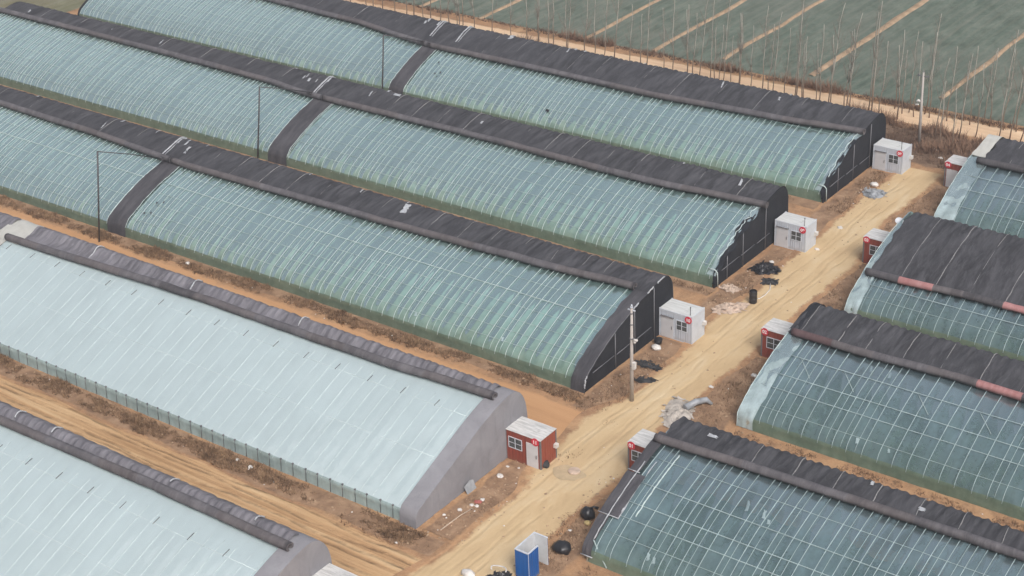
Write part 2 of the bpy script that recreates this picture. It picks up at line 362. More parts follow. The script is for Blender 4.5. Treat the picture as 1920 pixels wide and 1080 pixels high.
def interp(pts, x):
    if x <= pts[0][0]: return pts[0][1]
    for (a, b), (c, d) in zip(pts[:-1], pts[1:]):
        if x <= c:
            u = (x-a)/(c-a); u = u*u*(3-2*u)*0.5 + u*0.5
            return b + (d-b)*u
    return pts[-1][1]

# ------------------------------------------------------------------ ground
def edge_attr(o, vals):
    a = o.data.attributes.new("edge", 'FLOAT', 'POINT'); a.data.foreach_set("value", vals)
SHEETS = [0]
def strip_sheet(name, mat, center, half, z, label, n=160, m=15, rag=0.6, seed=0.0):
    """irregular-edged ground sheet along a path: center(t)->(x,y), half(t)->half width; t in 0..1"""
    mb = MB(); vals = []; SHEETS[0] += 1; z = 0.003 + 0.004*SHEETS[0]
    for i in range(n):
        t = i/(n-1); c = Vector(center(t)); d = (Vector(center(min(1, t+.01))) - Vector(center(max(0, t-.01)))).normalized()
        nrm = Vector((-d.y, d.x)); hw = half(t)
        for j in range(m):
            u = -1 + 2*j/(m-1)
            off = u*hw + rag*nz(t*n*0.12, (3 if u > 0 else -3)+seed, seed)*max(0.0, abs(u)-0.5)*2
            q = c + nrm*off
            mb.v.append((q.x, q.y, z)); vals.append(min(1.0, (1-abs(u))*2.6))
    for i in range(n-1):
        for j in range(m-1):
            a = i*m+j; mb.face((a, a+m, a+m+1, a+1))
    o = mb.build(name, mat); edge_attr(o, vals)
    tag(o, label, "ground", kind="structure"); return o
g = MB()
def gfn(i, j): return (-420 + i*14.0, -40 + j*14.0, 0.0)
g.grid(60, 60, gfn); tag(g.build("ground", 'soil'), "reddish brown bare soil between the greenhouses", "ground", kind="structure")
def road_c(t):
    y = 50 + t*113
    L = interp([(50, 3.0), (70, 3.2), (75, 4.2), (85, 4.4), (92, 2.6), (96, 2.6), (100, 3.7), (108, 3.9), (116, 2.8), (123, 3.5), (131, 3.1), (145, 2.9), (155, 3.2), (163, 3.6)], y)
    R = interp([(50, 10.0), (70, 9.4), (76, 9.3), (84, 8.6), (90, 9.0), (94, 8.8), (100, 7.5), (107, 8.0), (114, 8.1), (123, 7.9), (131, 8.0), (142, 6.3), (148, 6.5), (157, 6.4), (163, 5.6)], y)
    return ((L+R)/2, y)
def road_h(t):
    y = 50 + t*113
    L = interp([(50, 3.0), (70, 3.2), (75, 4.2), (85, 4.4), (92, 2.6), (96, 2.6), (100, 3.7), (108, 3.9), (116, 2.8), (123, 3.5), (131, 3.1), (145, 2.9), (155, 3.2), (163, 3.6)], y)
    R = interp([(50, 10.0), (70, 9.4), (76, 9.3), (84, 8.6), (90, 9.0), (94, 8.8), (100, 7.5), (107, 8.0), (114, 8.1), (123, 7.9), (131, 8.0), (142, 6.3), (148, 6.5), (157, 6.4), (163, 5.6)], y)
    return (R-L)/2 + 0.9
strip_sheet("dirt_track", 'lane', lambda t: (-75+t*81, 71.6 + 0.25*sin(t*5)), lambda t: 3.7, 0.004, "rutted sandy lane between the two pale greenhouses", 180, 15, 0.5, 3)
strip_sheet("dirt_lane", 'lane_plain', lambda t: (-115+t*121, 94.4 + 0.2*sin(t*4)), lambda t: 3.3, 0.008, "smooth orange soil lane in front of the third greenhouse", 180, 15, 0.6, 9)
for lab, xa, xb, yc, hw, zz in (("brown weedy verge at the foot of the pale greenhouse", -76, 3.2, 75.6, 1.3, 0.010), ("brown weedy verge at the foot of the middle greenhouse", -112, 2.6, 98.55, 0.85, 0.012),
        ("brown weedy verge before the second farthest greenhouse", -112, 2.6, 120.0, 1.1, 0.006), ("brown weedy verge before the farthest greenhouse", -112, 2.6, 141.5, 1.1, 0.006)):
    strip_sheet("verge", 'verge', lambda t, a=xa, b=xb, c=yc: (a+(b-a)*t, c + 0.3*nz(t*(b-a)*0.18, 2.0)), lambda t, h=hw: h, zz, lab, 150, 11, 0.5, yc)
for lab, xc, ya, yb, hw, zz in (("brown roadside verge between shed 11 and the middle greenhouse end", 2.0, 97, 110.5, 2.2, 0.008), ("brown roadside verge between shed 10 and shed 09", 1.8, 113.5, 131.2, 2.0, 0.008), ("brown roadside verge between shed 09 and shed 08", 1.6, 134, 152.4, 2.0, 0.008),
        ("brown roadside verge by the cubicle", 10.4, 74, 91.3, 2.3, 0.004), ("brown roadside verge between shed 01 and shed 02", 10.4, 94, 112, 2.4, 0.008), ("brown roadside verge between shed 02 and shed 03", 10.2, 114.6, 132.4, 2.2, 0.008), ("brown roadside verge between shed 03 and shed 04", 9.2, 135, 152.2, 2.6, 0.008), ("brown roadside verge along the concrete wall", 2.2, 77, 87.8, 1.7, 0.004)):
    strip_sheet("verge", 'verge', lambda t, x=xc, a=ya, b=yb: (x + 0.25*nz(t*2.5, x), a+(b-a)*t), lambda t, h=hw: h, zz, lab, 60, 11, 0.6, ya)
strip_sheet("road", 'road', road_c, road_h, 0.012, "sandy yellow dirt road running between the two rows of greenhouses", 190, 17, 0.9, 5)
strip_sheet("far_track", 'far_track', lambda t: (-190+t*270, 166.9 + (t*270-190+30)*0.022), lambda t: 2.5, 0.004, "pale dirt track along the edge of the green field", 220, 11, 0.7, 13)
strip_sheet("soil_strip", 'lane_plain', lambda t: (13+t*60, 97.6), lambda t: 2.4, 0.004, "orange soil strip behind the nearest right greenhouse", 90, 11, 0.5, 21)
strip_sheet("brush_ground", 'litter', lambda t: (-190+t*270, 160.3), lambda t: 5.6, 0.002, "dark brown leaf littered ground under the brush and poplars", 200, 15, 0.9, 33)
fm = MB()
fm.grid(30, 20, lambda i, j: (-210 + i*11.0, 171.0 + j*9.0 + (0.6*nz(i*1.3) + (i*11.0-180)*0.012 if j == 0 else 0), 0.006))
tag(fm.build("field", 'field'), "wide grey green crop field beyond the trees", "field", kind="structure")
gm = MB()
gm.grid(24, 10, lambda i, j: (-240 + i*(124.0+0.25*(j-4))/23.0, 135 + j*3.3 + 0.5*nz(i, j), 0.006))
tag(gm.build("grass_field", 'grass'), "rough brownish grass beyond the far left greenhouse ends", "grass", kind="structure")
for k, (x, y0) in enumerate([(-119, 170), (-108, 169.5), (-97, 169.5), (-86, 170), (-75, 170), (-65, 170), (-48.5, 171.0), (-38.6, 171.2), (-29.7, 173), (-18.0, 173.5), (-2.0, 174.4), (15, 175), (27, 175)]):
    mb = MB(); n = 60
    hw = 0.36 if k != 9 else 0.5
    for i in range(n):
        y = y0 + i*3.0; wx = 0.35*nz(y*0.12, k*3.1); h = 0.16 + 0.06*nz(y*0.5, k)
        for u, zz in ((-1, -0.02), (-0.45, h), (0.45, h), (1, -0.02)): mb.v.append((x + wx + u*(hw+0.22*nz(y*0.5, k, u)), y, zz+0.006))
    for i in range(n-1):
        for j in range(3): a = i*4+j; mb.face((a, a+1, a+5, a+4), 0, True)
    tag(mb.build("earth_bund", 'bund'), "low earth bund dividing the green field", "bund", "earth bunds across the field", kind="structure")

# ------------------------------------------------------------------ greenhouse profile
PR = [(0.0, 0.0), (0.06, 0.5), (0.12, 1.0), (0.55, 1.55), (1.66, 2.2), (3.3, 2.97), (5.2, 3.72), (8.2, 4.57), (10.6, 5.07), (11.7, 5.24), (12.4, 5.27), (13.0, 5.0), (13.55, 4.2), (13.72, 2.9), (13.78, 1.3), (13.8, 0.0)]
def dense():
    P = [Vector((0, a, b)) for a, b in PR]; out = []
    for i in range(len(P)-1):
        p0, p1, p2, p3 = P[max(i-1, 0)], P[i], P[i+1], P[min(i+2, len(P)-1)]
        for k in range(8):
            t = k/8.0
            d1 = (p2-p0)/max((p1-p0).length+(p2-p1).length, 1e-6)*(p2-p1).length if i else (p2-p1)
            d2 = (p3-p1)/max((p2-p1).length+(p3-p2).length, 1e-6)*(p2-p1).length if i < len(P)-2 else (p2-p1)
            h00, h10, h01, h11 = 2*t**3-3*t**2+1, t**3-2*t**2+t, -2*t**3+3*t**2, t**3-t**2
            q = p1*h00 + d1*h10 + p2*h01 + d2*h11
            out.append((q.y, q.z))
    out.append(PR[-1]); return out
PR_ARCH = PR
PR_PALE = [(0.0, 0.0), (0.06, 0.55), (0.12, 1.12), (1.2, 1.62), (3.3, 2.48), (5.7, 3.42), (7.9, 4.28), (10.2, 4.98), (11.6, 5.22), (12.4, 5.15), (13.0, 4.75), (13.5, 3.9), (13.72, 2.8), (13.78, 1.3), (13.8, 0.0)]
DN, ARC, S_KNEE, S_END, S_RIDGE = [], [], 0, 0, 0
def set_profile(p):
    global PR, DN, ARC, S_KNEE, S_END, S_RIDGE
    PR = p; DN = dense(); ARC = [0.0]
    for a, b in zip(DN[:-1], DN[1:]): ARC.append(ARC[-1] + sqrt((a[0]-b[0])**2+(a[1]-b[1])**2))
    S_KNEE = arc_of(0.121); S_END = ARC[-1]; S_RIDGE = arc_of(12.3 if p is PR_ARCH else 12.0)
def at_arc(s):
    s = max(0, min(ARC[-1]-1e-6, s)); lo, hi = 0, len(ARC)-1
    while hi-lo > 1:
        m = (lo+hi)//2
        if ARC[m] <= s: lo = m
        else: hi = m
    u = (s-ARC[lo])/(ARC[hi]-ARC[lo]); a, b = DN[lo], DN[hi]
    d = Vector((0, b[0]-a[0], b[1]-a[1])).normalized()
    return a[0]+(b[0]-a[0])*u, a[1]+(b[1]-a[1])*u, -d.z, d.y       # y, z, normal
def arc_of(y):
    for i in range(len(DN)-1):
        if DN[i][0] <= y <= DN[i+1][0] and DN[i+1][0] > DN[i][0]:
            return ARC[i] + (ARC[i+1]-ARC[i])*(y-DN[i][0])/(DN[i+1][0]-DN[i][0])
    return ARC[-1]
set_profile(PR_ARCH)
def surf(s, off=0.0):
    y, z, ny, nzz = at_arc(s); return (y + ny*off, z + nzz*off)
def arch_strip(mb, x0, x1, s0, s1, off, nx=6, ns=34, wob=0.0, seed=0.0, mi=0, edge=0.0):
    """cloth strip lying on the roof, running up the arch"""
    def fn(i, j):
        s = s0 + (s1-s0)*j/(ns-1); u = i/(nx-1)
        e = edge*nz(s*0.9, seed, 3.3)*(1-u) + edge*nz(s*0.8, seed, 7.7)*u
        y, z = surf(s, off + wob*nz(u*3+seed, s*0.9, seed))
        return (x0+(x1-x0)*u+e, y, z)
    mb.grid(nx, ns, fn, mi, True, True)
BAY = 1.25
def film_mesh(x0, x1, s0, s1f, sag, seed, ns=30, xr=0.0, per=8):
    """film pressed down between the arches: x range, arc range (upper end may vary with x)"""
    mb = MB(); n = max(2, int(round((x1-x0)/BAY*per)))+1
    def fn(i, j):
        x = x0 + (x1-x0)*i/(n-1); u = j/(ns-1); s1 = s1f(x) if callable(s1f) else s1f
        s = s0 + (s1-s0)*u
        b = (x-xr)/BAY; k = floor(b); f = b-k
        amp = sag*(1.0 + 0.55*nz(k*7.31, seed))
        dep = amp*(1-abs(2*f-1)**1.7)
        dep *= min(1.0, (s-S_KNEE+0.05)/0.5) if s0 >= S_KNEE-0.01 else 1.0
        dep += 0.03*nz(x*0.9, s*0.5, seed)
        y, z = surf(s, -dep)
        return (x, y, z)
    mb.grid(n, ns, fn, 0, True, True); return mb
def rib_mesh(s0, s1, r, n=30, jag=0.0):
    mb = MB(); mb.tube([(0.0,) + surf(s0+(s1-s0)*i/(n-1), 0.02) for i in range(n)], r, 5, cap=True); return mb
RIB = {}
def roller(name, parent, pts, r, mats, segs, seed):
    """pts: (x, y_rel) contact path; segs: [(x_start, material index)...] ; one rolled quilt with seams and open ends"""
    mb = MB(); x0, x1 = pts[0][0], pts[-1][0]; n = int(abs(x1-x0)/0.45)+2; K = 14
    def cen(x):
        yc = interp(pts, x); y, z = surf(arc_of(yc), r*0.96)
        return Vector((x, y + 0.05*nz(x*0.25, seed), z + 0.03*nz(x*0.4, seed, 4)))
    seams = [x0 + (x1-x0)*k/max(1, int(abs(x1-x0)/6.2)) for k in range(1, int(abs(x1-x0)/6.2))]
    for i in range(n):
        x = x0 + (x1-x0)*i/(n-1); c = cen(x)
        rr = r*(1+0.05*nz(x*0.6, seed, 1.5)); rr *= 0.93 if any(abs(x-q) < 0.25 for q in seams) else 1.0
        endt = min(1.0, 0.5+abs(x-x0)/1.2) if pts[0][0] < -50 and False else 1.0
        for k in range(K):
            a = 2*pi*k/K; q = rr*(1 + 0.06*sin(3*a + x*0.2))*endt
            mb.v.append((x, c.y + q*cos(a), c.z + q*sin(a)*0.94))
    for i in range(n-1):
        x = x0 + (x1-x0)*(i+0.5)/(n-1); mi = 0
        for xs, m_ in segs:
            if x >= xs: mi = m_
        for k in range(K):
            k2 = (k+1) % K; mb.face((i*K+k, (i+1)*K+k, (i+1)*K+k2, i*K+k2), mi, True)
    for i, sgn in ((0, -1), (n-1, 1)):                       # hollow rolled ends
        c = cen(x0 if i == 0 else x1); xe = x0 if i == 0 else x1
        b = len(mb.v)
        for rad, dx in ((0.62, 0.0), (0.5, -0.35*sgn)):
            for k in range(K):
                a = 2*pi*k/K; mb.v.append((xe+dx, c.y + r*rad*cos(a), c.z + r*rad*sin(a)))
        mm = segs[-1][1] if sgn > 0 else segs[0][1]
        for k in range(K):
            k2 = (k+1) % K
            mb.face((i*K+k, i*K+k2, b+k2, b+k), mm); mb.face((b+k, b+k2, b+K+k2, b+K+k), mm)
        mb.face([b+K+k for k in range(K)], mm)
    return mb.build(name, mats, parent)
def quilt(parent, x0, x1, path, mat, seed, bump=0.0, pucker=0.05, s_back=None, xr=0.0, edge=(0.0, 0.0), name="insulation_quilt"):
    mb = MB(); n = int((x1-x0)/0.12)+2; ns = 30; sb = s_back or S_END-1.0
    def fn(i, j):
        x = x0 + (x1-x0)*i/(n-1); s0 = arc_of(interp(path, x)) - 0.1; s = s0 + (sb-s0)*j/(ns-1)
        f = (x-xr)/BAY; up = max(0.0, min(1.0, (s-S_RIDGE+2.2)/1.6))
        amp = pucker*(0.35+0.9*up)*(1+0.6*nz(floor(f)*3.3, seed))
        dep = amp*(1-abs(2*(f-floor(f))-1)**1.5)
        g2 = (x-xr)/0.66; up2 = max(0.0, min(1.0, (s-S_RIDGE+1.5)/1.2)); dep += pucker*3.0*up2*(0.6+0.8*abs(nz(floor(g2)*2.7, seed)))*(1-abs(2*(g2-floor(g2))-1)**1.3)
        off = 0.17 - dep + 0.035*nz(x*0.7, s*0.8, seed) + 0.05*up*nz(x*2.1, s*0.5, seed+5)
        if bump:
            g_ = math.exp(-((s-S_RIDGE+0.15)/0.55)**2)
            sg = (x-xr)/4.2; fr = abs((sg-floor(sg))-0.5)*2
            off += bump*g_*(0.65+0.35*(1-fr**8)) + 0.07*g_*nz(x*2.6, s*0.7, seed)
        y, z = surf(s, off)
        ex = (edge[0]*nz(s*0.8, seed, 2) if i == 0 else 0) + (edge[1]*nz(s*0.8, seed, 5) if i == n-1 else 0)
        return (x+ex, y, max(z, 0.02))
    mb.grid(n, ns, fn, 0, True, True); return mb.build(name, mat, parent)
def strap(parent, x, path, seed, lo=0.25, hi=None, r=0.03, dx=0.25, name="strap", mat='rope', bump=0.0):
    s0 = arc_of(interp(path, x)) + lo; s1 = hi if hi else S_RIDGE + 0.9; n = 14; mb = MB(); pts = []
    for i in range(n):
        s = s0 + (s1-s0)*i/(n-1); xx = x - dx*(i/(n-1)) + 0.07*nz(s*1.1, seed, 9)
        o_ = 0.14
        if bump: o_ += bump*math.exp(-((s-S_RIDGE+0.15)/0.55)**2)
        pts.append((xx,) + surf(s, o_))
    mb.tube(pts, [r*(1+0.5*nz(i*0.9, seed)) for i in range(n)], 5); return mb.build(name, mat, parent)
def patch(parent, x, s, L, W, seed, mat='scrap', name="patch"):
    mb = MB()
    def fn(i, j):
        u, v = i/4-0.5, j/6-0.5
        k = 1.0 - 0.45*abs(nz(i*0.9, j*0.7, seed))*2
        y, z = surf(s + v*L*k, 0.17 + 0.05*nz(i, j, seed))
        return (x + u*W*k - v*0.25*L, y, z)
    mb.grid(5, 7, fn, 0, True, True); return mb.build(name, mat, parent)
def crop_mass(yf, x0, x1, label, hmax=1.5, seed=1.0):
    mb = MB(); nx = int((x1-x0)/0.45); ny = 26
    def fn(i, j):
        x = x0 + (x1-x0)*i/(nx-1); y = 0.22 + 10.6*j/(ny-1)
        h = hmax*(0.55 + 0.55*nz(x*0.7, y*0.9, seed) + 0.35*nz(x*2.3, y*2.1, seed))
        h *= 0.75 + 0.25*sin(x*2*pi/1.6)
        h = max(0.1, h)
        lim = interp([(0.0, 0.25), (0.3, 0.85), (0.8, 1.15), (1.7, 1.45), (3, 1.7), (11, 1.9)], y)
        return (x, yf + y, min(h + 0.25, lim))
    mb.grid(nx, ny, fn, 0, False, True)
    o = mb.build("crop", 'crop'); tag(o, label, "crop", kind="stuff"); return o

def greenhouse(label, yf, x0, x1, sections, fm='film', skm='skirt', sag=0.075, seed=1.0, rib_r=0.028, rope=0.5, purl=((1.5, 0), (3.2, 0), (5.6, 0), (7.6, 0)), rib_top=9.9, gable='cloth', gx=None, gs=1, quilts=(), rollers=(), group="plastic film greenhouses", vents=False, posts=False, ribm='steel_white'):
    root = empty("greenhouse", (0, yf, 0), label, "greenhouse", group)
    for (a, b, top) in sections:
        film_mesh(a, b, S_KNEE, (lambda x, t=top: arc_of(interp(t, x)) + 0.9), sag, seed, xr=x1).build("film_cover", fm, root)
        sk = MB(); n = int((b-a)/0.5)+2
        sk.grid(n, 6, lambda i, j: (a+(b-a)*i/(n-1), surf(0.0+(S_KNEE+0.05)*j/5)[0] + 0.05*nz(i*0.5, j*0.6, seed) - 0.01, surf(0.0+(S_KNEE+0.05)*j/5)[1] - (0.02 if j == 5 else 0)), 0, True, True)
        sk.build("side_film", skm, root)
    # steel arches, one part each
    if rib_r:
        rm = rib_mesh(S_KNEE-0.2, arc_of(rib_top), rib_r)
        src = None; k = 0; x = x1 - 0.6 if gs > 0 else x0 + 0.6
        rng = random.Random(int(seed*97)); cnt = 0
        while x0+0.2 < x < x1 and cnt < 92:
            if any(a+0.1 < x < b-0.1 for a, b, _ in sections):
                o = rm.build("rib", ribm, root) if src is None else dup(src, root)
                src = src or o; o.location.x = x + rng.uniform(-0.10, 0.10); o.scale.z = rng.uniform(0.992, 1.004); cnt += 1
                if rope and rng.random() < rope: RIB.setdefault(root.name, []).append(x - gs*BAY*rng.uniform(0.38, 0.62))
            x -= gs*BAY
        pm = rib_mesh(S_KNEE+0.1, arc_of(rib_top), rib_r*0.72); src = None
        for x in RIB.get(root.name, [])[:96]:
            o = pm.build("film_rope", 'rope_pale' if gs > 0 else 'rib_right', root) if src is None else dup(src, root)
            src = src or o; o.location = (x, 0, -sag*0.35)
    for (y, strong) in purl:
        s = arc_of(y)
        for (a, b, _) in sections:
            mb = MB(); n = int((b-a)/3)+2
            mb.tube([(a+(b-a)*i/(n-1),) + surf(s, (0.03 if strong else 0.0) + 0.015*nz(i*0.7, y)) for i in range(n)], 0.032 if strong else 0.018, 5)
            mb.build("purlin", ribm if strong or ribm == 'rib_pale' else 'steel_soft', root)
    for q in quilts: quilt(root, **q)
    for r_ in rollers: roller("rolled_quilt", root, *r_)
    bw = MB(); bw.box(x0+0.15, x1-0.15, 12.9, 13.65, 0, 3.4); bw.build("back_wall", 'earth_wall', root)
    return root
def gable_wall(root, x0, x1, mat, off=0.05, name="gable_wall", s1=None):
    mb = MB(); n = 44; s1 = s1 or S_END
    top = [surf(s1*i/(n-1), off) for i in range(n)]
    for x in (x0, x1):
        for y, z in top: mb.v.append((x, y, max(z, 0.0)))
    for i in range(n-1): mb.face((i, i+1, n+i+1, n+i), 0, True)
    b = len(mb.v); mb.v += mb.v[:2*n]
    mb.face([b+n+i for i in range(n)], 0); mb.face([b+i for i in range(n)][::-1], 0)
    return mb.build(name, mat, root)
def arch_edge(root, x, s0, s1, r, seed, jit=0.1, off=0.1, mat='rope', name="edge_trim"):
    mb = MB(); n = 30
    mb.tube([(x + jit*nz(i*0.45, seed),) + surf(s0+(s1-s0)*i/(n-1), off + 0.06*nz(i*0.4, seed, 3)) for i in range(n)], [r*(1+0.6*nz(i*0.8, seed)) for i in range(n)], 5)
    return mb.build(name, mat, root)

ROLLM = ['roll_grey', 'roll_brown', 'roll_dark', 'roll_maroon', 'roll_pink']
PATH = {  # contact line of the rolled quilt on the roof: (x, y)
 'L1': [(-112, 9.0), (-87, 9.0), (-70, 8.3), (-58.5, 7.1), (-56, 6.9), (-40, 6.9), (-26, 6.8), (-10, 7.4), (0, 8.2)],
 'L2': [(-112, 9.4), (-85, 9.2), (-65, 8.8), (-57, 8.2), (-54, 8.2), (-33, 8.3), (-13, 8.1), (0, 8.8)],
 'L3': [(-112, 9.9), (-85, 9.4), (-70, 9.1), (-57.5, 8.5), (-55, 8.4), (-29, 8.7), (-11, 9.2), (0, 9.8)],
 'L4': [(-75, 9.6), (-56, 9.6), (-30, 10.4), (-12, 10.5), (0, 10.9)],
 'L5': [(-60, 10.3), (-31, 10.7), (-14, 11.0), (0, 10.9)],
 'R1': [(12, 9.5), (20, 9.8), (28, 10.0), (36, 10.2), (60, 10.4)],
 'R2': [(12, 8.2), (19, 8.1), (28, 8.4), (33, 8.3), (60, 8.4)],
 'R3': [(11, 3.3), (16, 3.3), (21, 3.5), (27, 3.5), (60, 3.8)],
 'R4': [(11, 7.5), (60, 7.6)]}
def sub(path, a, b):
    return [(a, interp(path, a))] + [p for p in path if a < p[0] < b] + [(b, interp(path, b))]

def left_house(key, label, yf, seed, x1, div, gab_posts, roll_end, fm='film'):
    P = PATH[key]; d0, d1 = div
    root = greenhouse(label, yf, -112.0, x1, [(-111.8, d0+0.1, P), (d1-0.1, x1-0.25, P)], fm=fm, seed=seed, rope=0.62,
        purl=((0.9, 0), (1.9, 0), (3.0, 0), (4.3, 0), (5.6, 1 if key == 'L3' else 0), (7.2, 0)),
        quilts=[dict(x0=-112.0, x1=x1, path=P, mat='quilt', seed=seed, xr=x1, edge=(0.3, 0.0))],
        rollers=[(sub(P, -112.2, (d0+d1)/2-0.1), 0.345, ROLLM, [(-120, 0), (-100, 1), (-88, 0), (-72, 1), (-64, 0)], seed),
                 (sub(P, (d0+d1)/2+0.1, roll_end), 0.345, ROLLM, [(-60, 1), (-44, 0), (-30, 1), (-18, 0), (-9, 1)], seed+3)])
    mb = MB(); arch_strip(mb, d0, d1, 0.0, arc_of(interp(P, d0))+0.8, 0.07, 9, 40, 0.04, seed, 0, 0.12)
    mb.build("divider_band", 'cloth_dark', root)
    for x in (d0-0.03, d1+0.03): arch_edge(root, x, S_KNEE, arc_of(interp(P, d0))-0.3, 0.03, seed+x, 0.05, 0.08, 'steel_white', "band_batten")
    gable_wall(root, x1-0.12, x1, 'black_cloth', 0.08)
    for (y, zt) in gab_posts:
        mb = MB(); mb.tube([(x1+0.03, y, 0.0), (x1+0.03, y-0.02, zt)], 0.045, 6); mb.build("gable_post", 'steel_grey', root)
    mb = MB()
    for y0, y1 in ((1.2, 4.4), (4.8, 7.3), (7.8, 10.2)):
        mb2 = MB(); mb2.tube([(x1+0.03, y0, 1.35), (x1+0.03, y1, 1.42)], 0.035, 6); mb2.build("gable_rail", 'steel_grey', root)
    mb = MB(); mb.box(-112.1, -112.0, 0.3, 13.4, 0, 1.2); mb.build("end_wall", 'black_cloth', root)
    gable_wall(root, -112.12, -111.95, 'black_cloth', 0.05, "end_cover")
    return root

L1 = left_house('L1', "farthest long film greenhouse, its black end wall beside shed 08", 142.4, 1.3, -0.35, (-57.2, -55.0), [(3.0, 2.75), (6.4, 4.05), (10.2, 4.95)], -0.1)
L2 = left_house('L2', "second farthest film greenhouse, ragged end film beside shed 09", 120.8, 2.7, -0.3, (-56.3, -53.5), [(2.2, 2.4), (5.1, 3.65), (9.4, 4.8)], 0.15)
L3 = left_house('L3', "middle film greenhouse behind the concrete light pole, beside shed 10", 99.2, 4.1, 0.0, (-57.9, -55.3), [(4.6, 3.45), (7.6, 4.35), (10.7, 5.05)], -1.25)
mb = MB(); arch_strip(mb, -1.35, 0.06, 0.0, S_RIDGE+0.6, 0.11, 10, 44, 0.05, 3.1, 0, 0.10); mb.build("end_band", 'cloth_dark', L3)
for s0, s1 in ((arc_of(11.2), arc_of(12.3)), (arc_of(9.6), arc_of(10.6)), (arc_of(7.4), arc_of(8.2)), (0.5, 1.5)): arch_edge(L3, 0.06, s0, s1, 0.06, s0, 0.06, 0.14, 'scrap')
arch_edge(L3, 0.07, 1.5, arc_of(7.4), 0.035, 2.2, 0.05, 0.13, 'steel_grey')
for R_, sd_ in ((L1, 5.5), (L2, 8.8)):                                            # ragged film hanging over the gable edge
    x1 = -0.35 if R_ is L1 else -0.3
    mb = MB(); arch_strip(mb, x1-0.85, x1-0.05, arc_of(0.2), arc_of(8.6), 0.10, 6, 46, 0.10, sd_, 0, 0.40); mb.build("loose_film", 'film_loose', R_)
    mb = MB(); arch_strip(mb, x1-0.45, x1+0.10, arc_of(0.05), arc_of(7.0), 0.13, 5, 46, 0.10, sd_+2, 0, 0.5); mb.build("loose_cloth", 'black_cloth', R_)
    arch_edge(R_, x1-0.45, arc_of(1.5), arc_of(8.4), 0.035, sd_, 0.3, 0.16, 'steel_white')
    mb = MB(); mb.tube([(x1-0.9, 0.35, 1.75), (x1-0.1, 0.25, 1.75), (x1+0.1, 0.3, 1.5), (x1+0.12, 0.35, 0.1)], 0.05, 6); mb.build("bent_pipe", 'steel_white', R_)
strap_rng = random.Random(11)
for R_, key, sd_, lst in ((L3, 'L3', 4.1, [-5, -7.3, -10.4, -13.8, -17.2, -20.4, -23.9, -30.2, -33.6, -37.5, -41.4, -45, -49, -52.5, -64, -69, -75, -81, -87]),
                          (L2, 'L2', 2.7, [-3.4, -8, -11.5, -15, -18.5, -22, -25.5, -29, -32.6, -36, -39.6, -43, -46.5, -50, -63, -69, -76, -83, -90, -98, -105]),
                          (L1, 'L1', 1.3, [-3.2, -8.5, -13, -18, -23, -27.5, -33.5, -37, -40.5, -45, -49, -64, -70, -77, -84])):
    for k, x in enumerate(lst):
        rr = strap_rng.random()
        strap(R_, x, PATH[key], sd_+k, lo=0.3 + (0.0 if rr < 0.7 else 0.6), hi=S_RIDGE + (0.7 if rr < 0.75 else -0.6), r=0.038 if rr < 0.45 else 0.022)
    for k in range(15):
        x = -112 + 110*strap_rng.random() if k > 4 else -55 - 6*strap_rng.random()
        patch(R_, x, S_RIDGE - strap_rng.uniform(-0.5, 1.6), strap_rng.uniform(0.5, 1.6), strap_rng.uniform(0.12, 0.4), k*3.1+sd_)
for R_, x in ((L3, -58.6), (L2, -57.0), (L1, -57.6), (L1, -53.6)):
    for dx in (0, 0.35): strap(R_, x+dx, PATH['L3'], x+dx, lo=0.2, r=0.09 if dx == 0 else 0.05, mat='scrap', name="torn_edge", dx=0.9)
patch(L3, -28.0, S_RIDGE-0.9, 1.7, 0.8, 2.2); patch(L2, -47.4, S_RIDGE-0.3, 0.5, 1.1, 5.0); patch(L1, -47.8, S_RIDGE-0.1, 1.7, 0.7, 6.1)
patch(L1, -35.2, arc_of(1.55), 0.35, 0.55, 4.0, 'black_plastic')
for k, (x, s) in enumerate([(-53.9, 3.0), (-53.2, 3.3), (-53.5, 4.6), (-52.8, 4.9)]): patch(L3, x, s, 0.3, 0.2, k*2.0, 'dark_net')
for k, (x, s) in enumerate([(-52.3, 4.4), (-51.7, 4.7), (-53.0, 6.2)]): patch(L1, x, s, 0.35, 0.22, k*2.0+9, 'dark_net')
for k, (x, s, L_) in enumerate([(-26.5, 9.1, 0.7), (-31.6, 9.4, 1.2), (-18.3, 1.9, .5), (-9.0, 2.2, .5), (-22, 8.4, .4)]): patch(L3, x, s, L_*0.8, 0.28, k*2.0+29, 'film_loose', "film_patch")

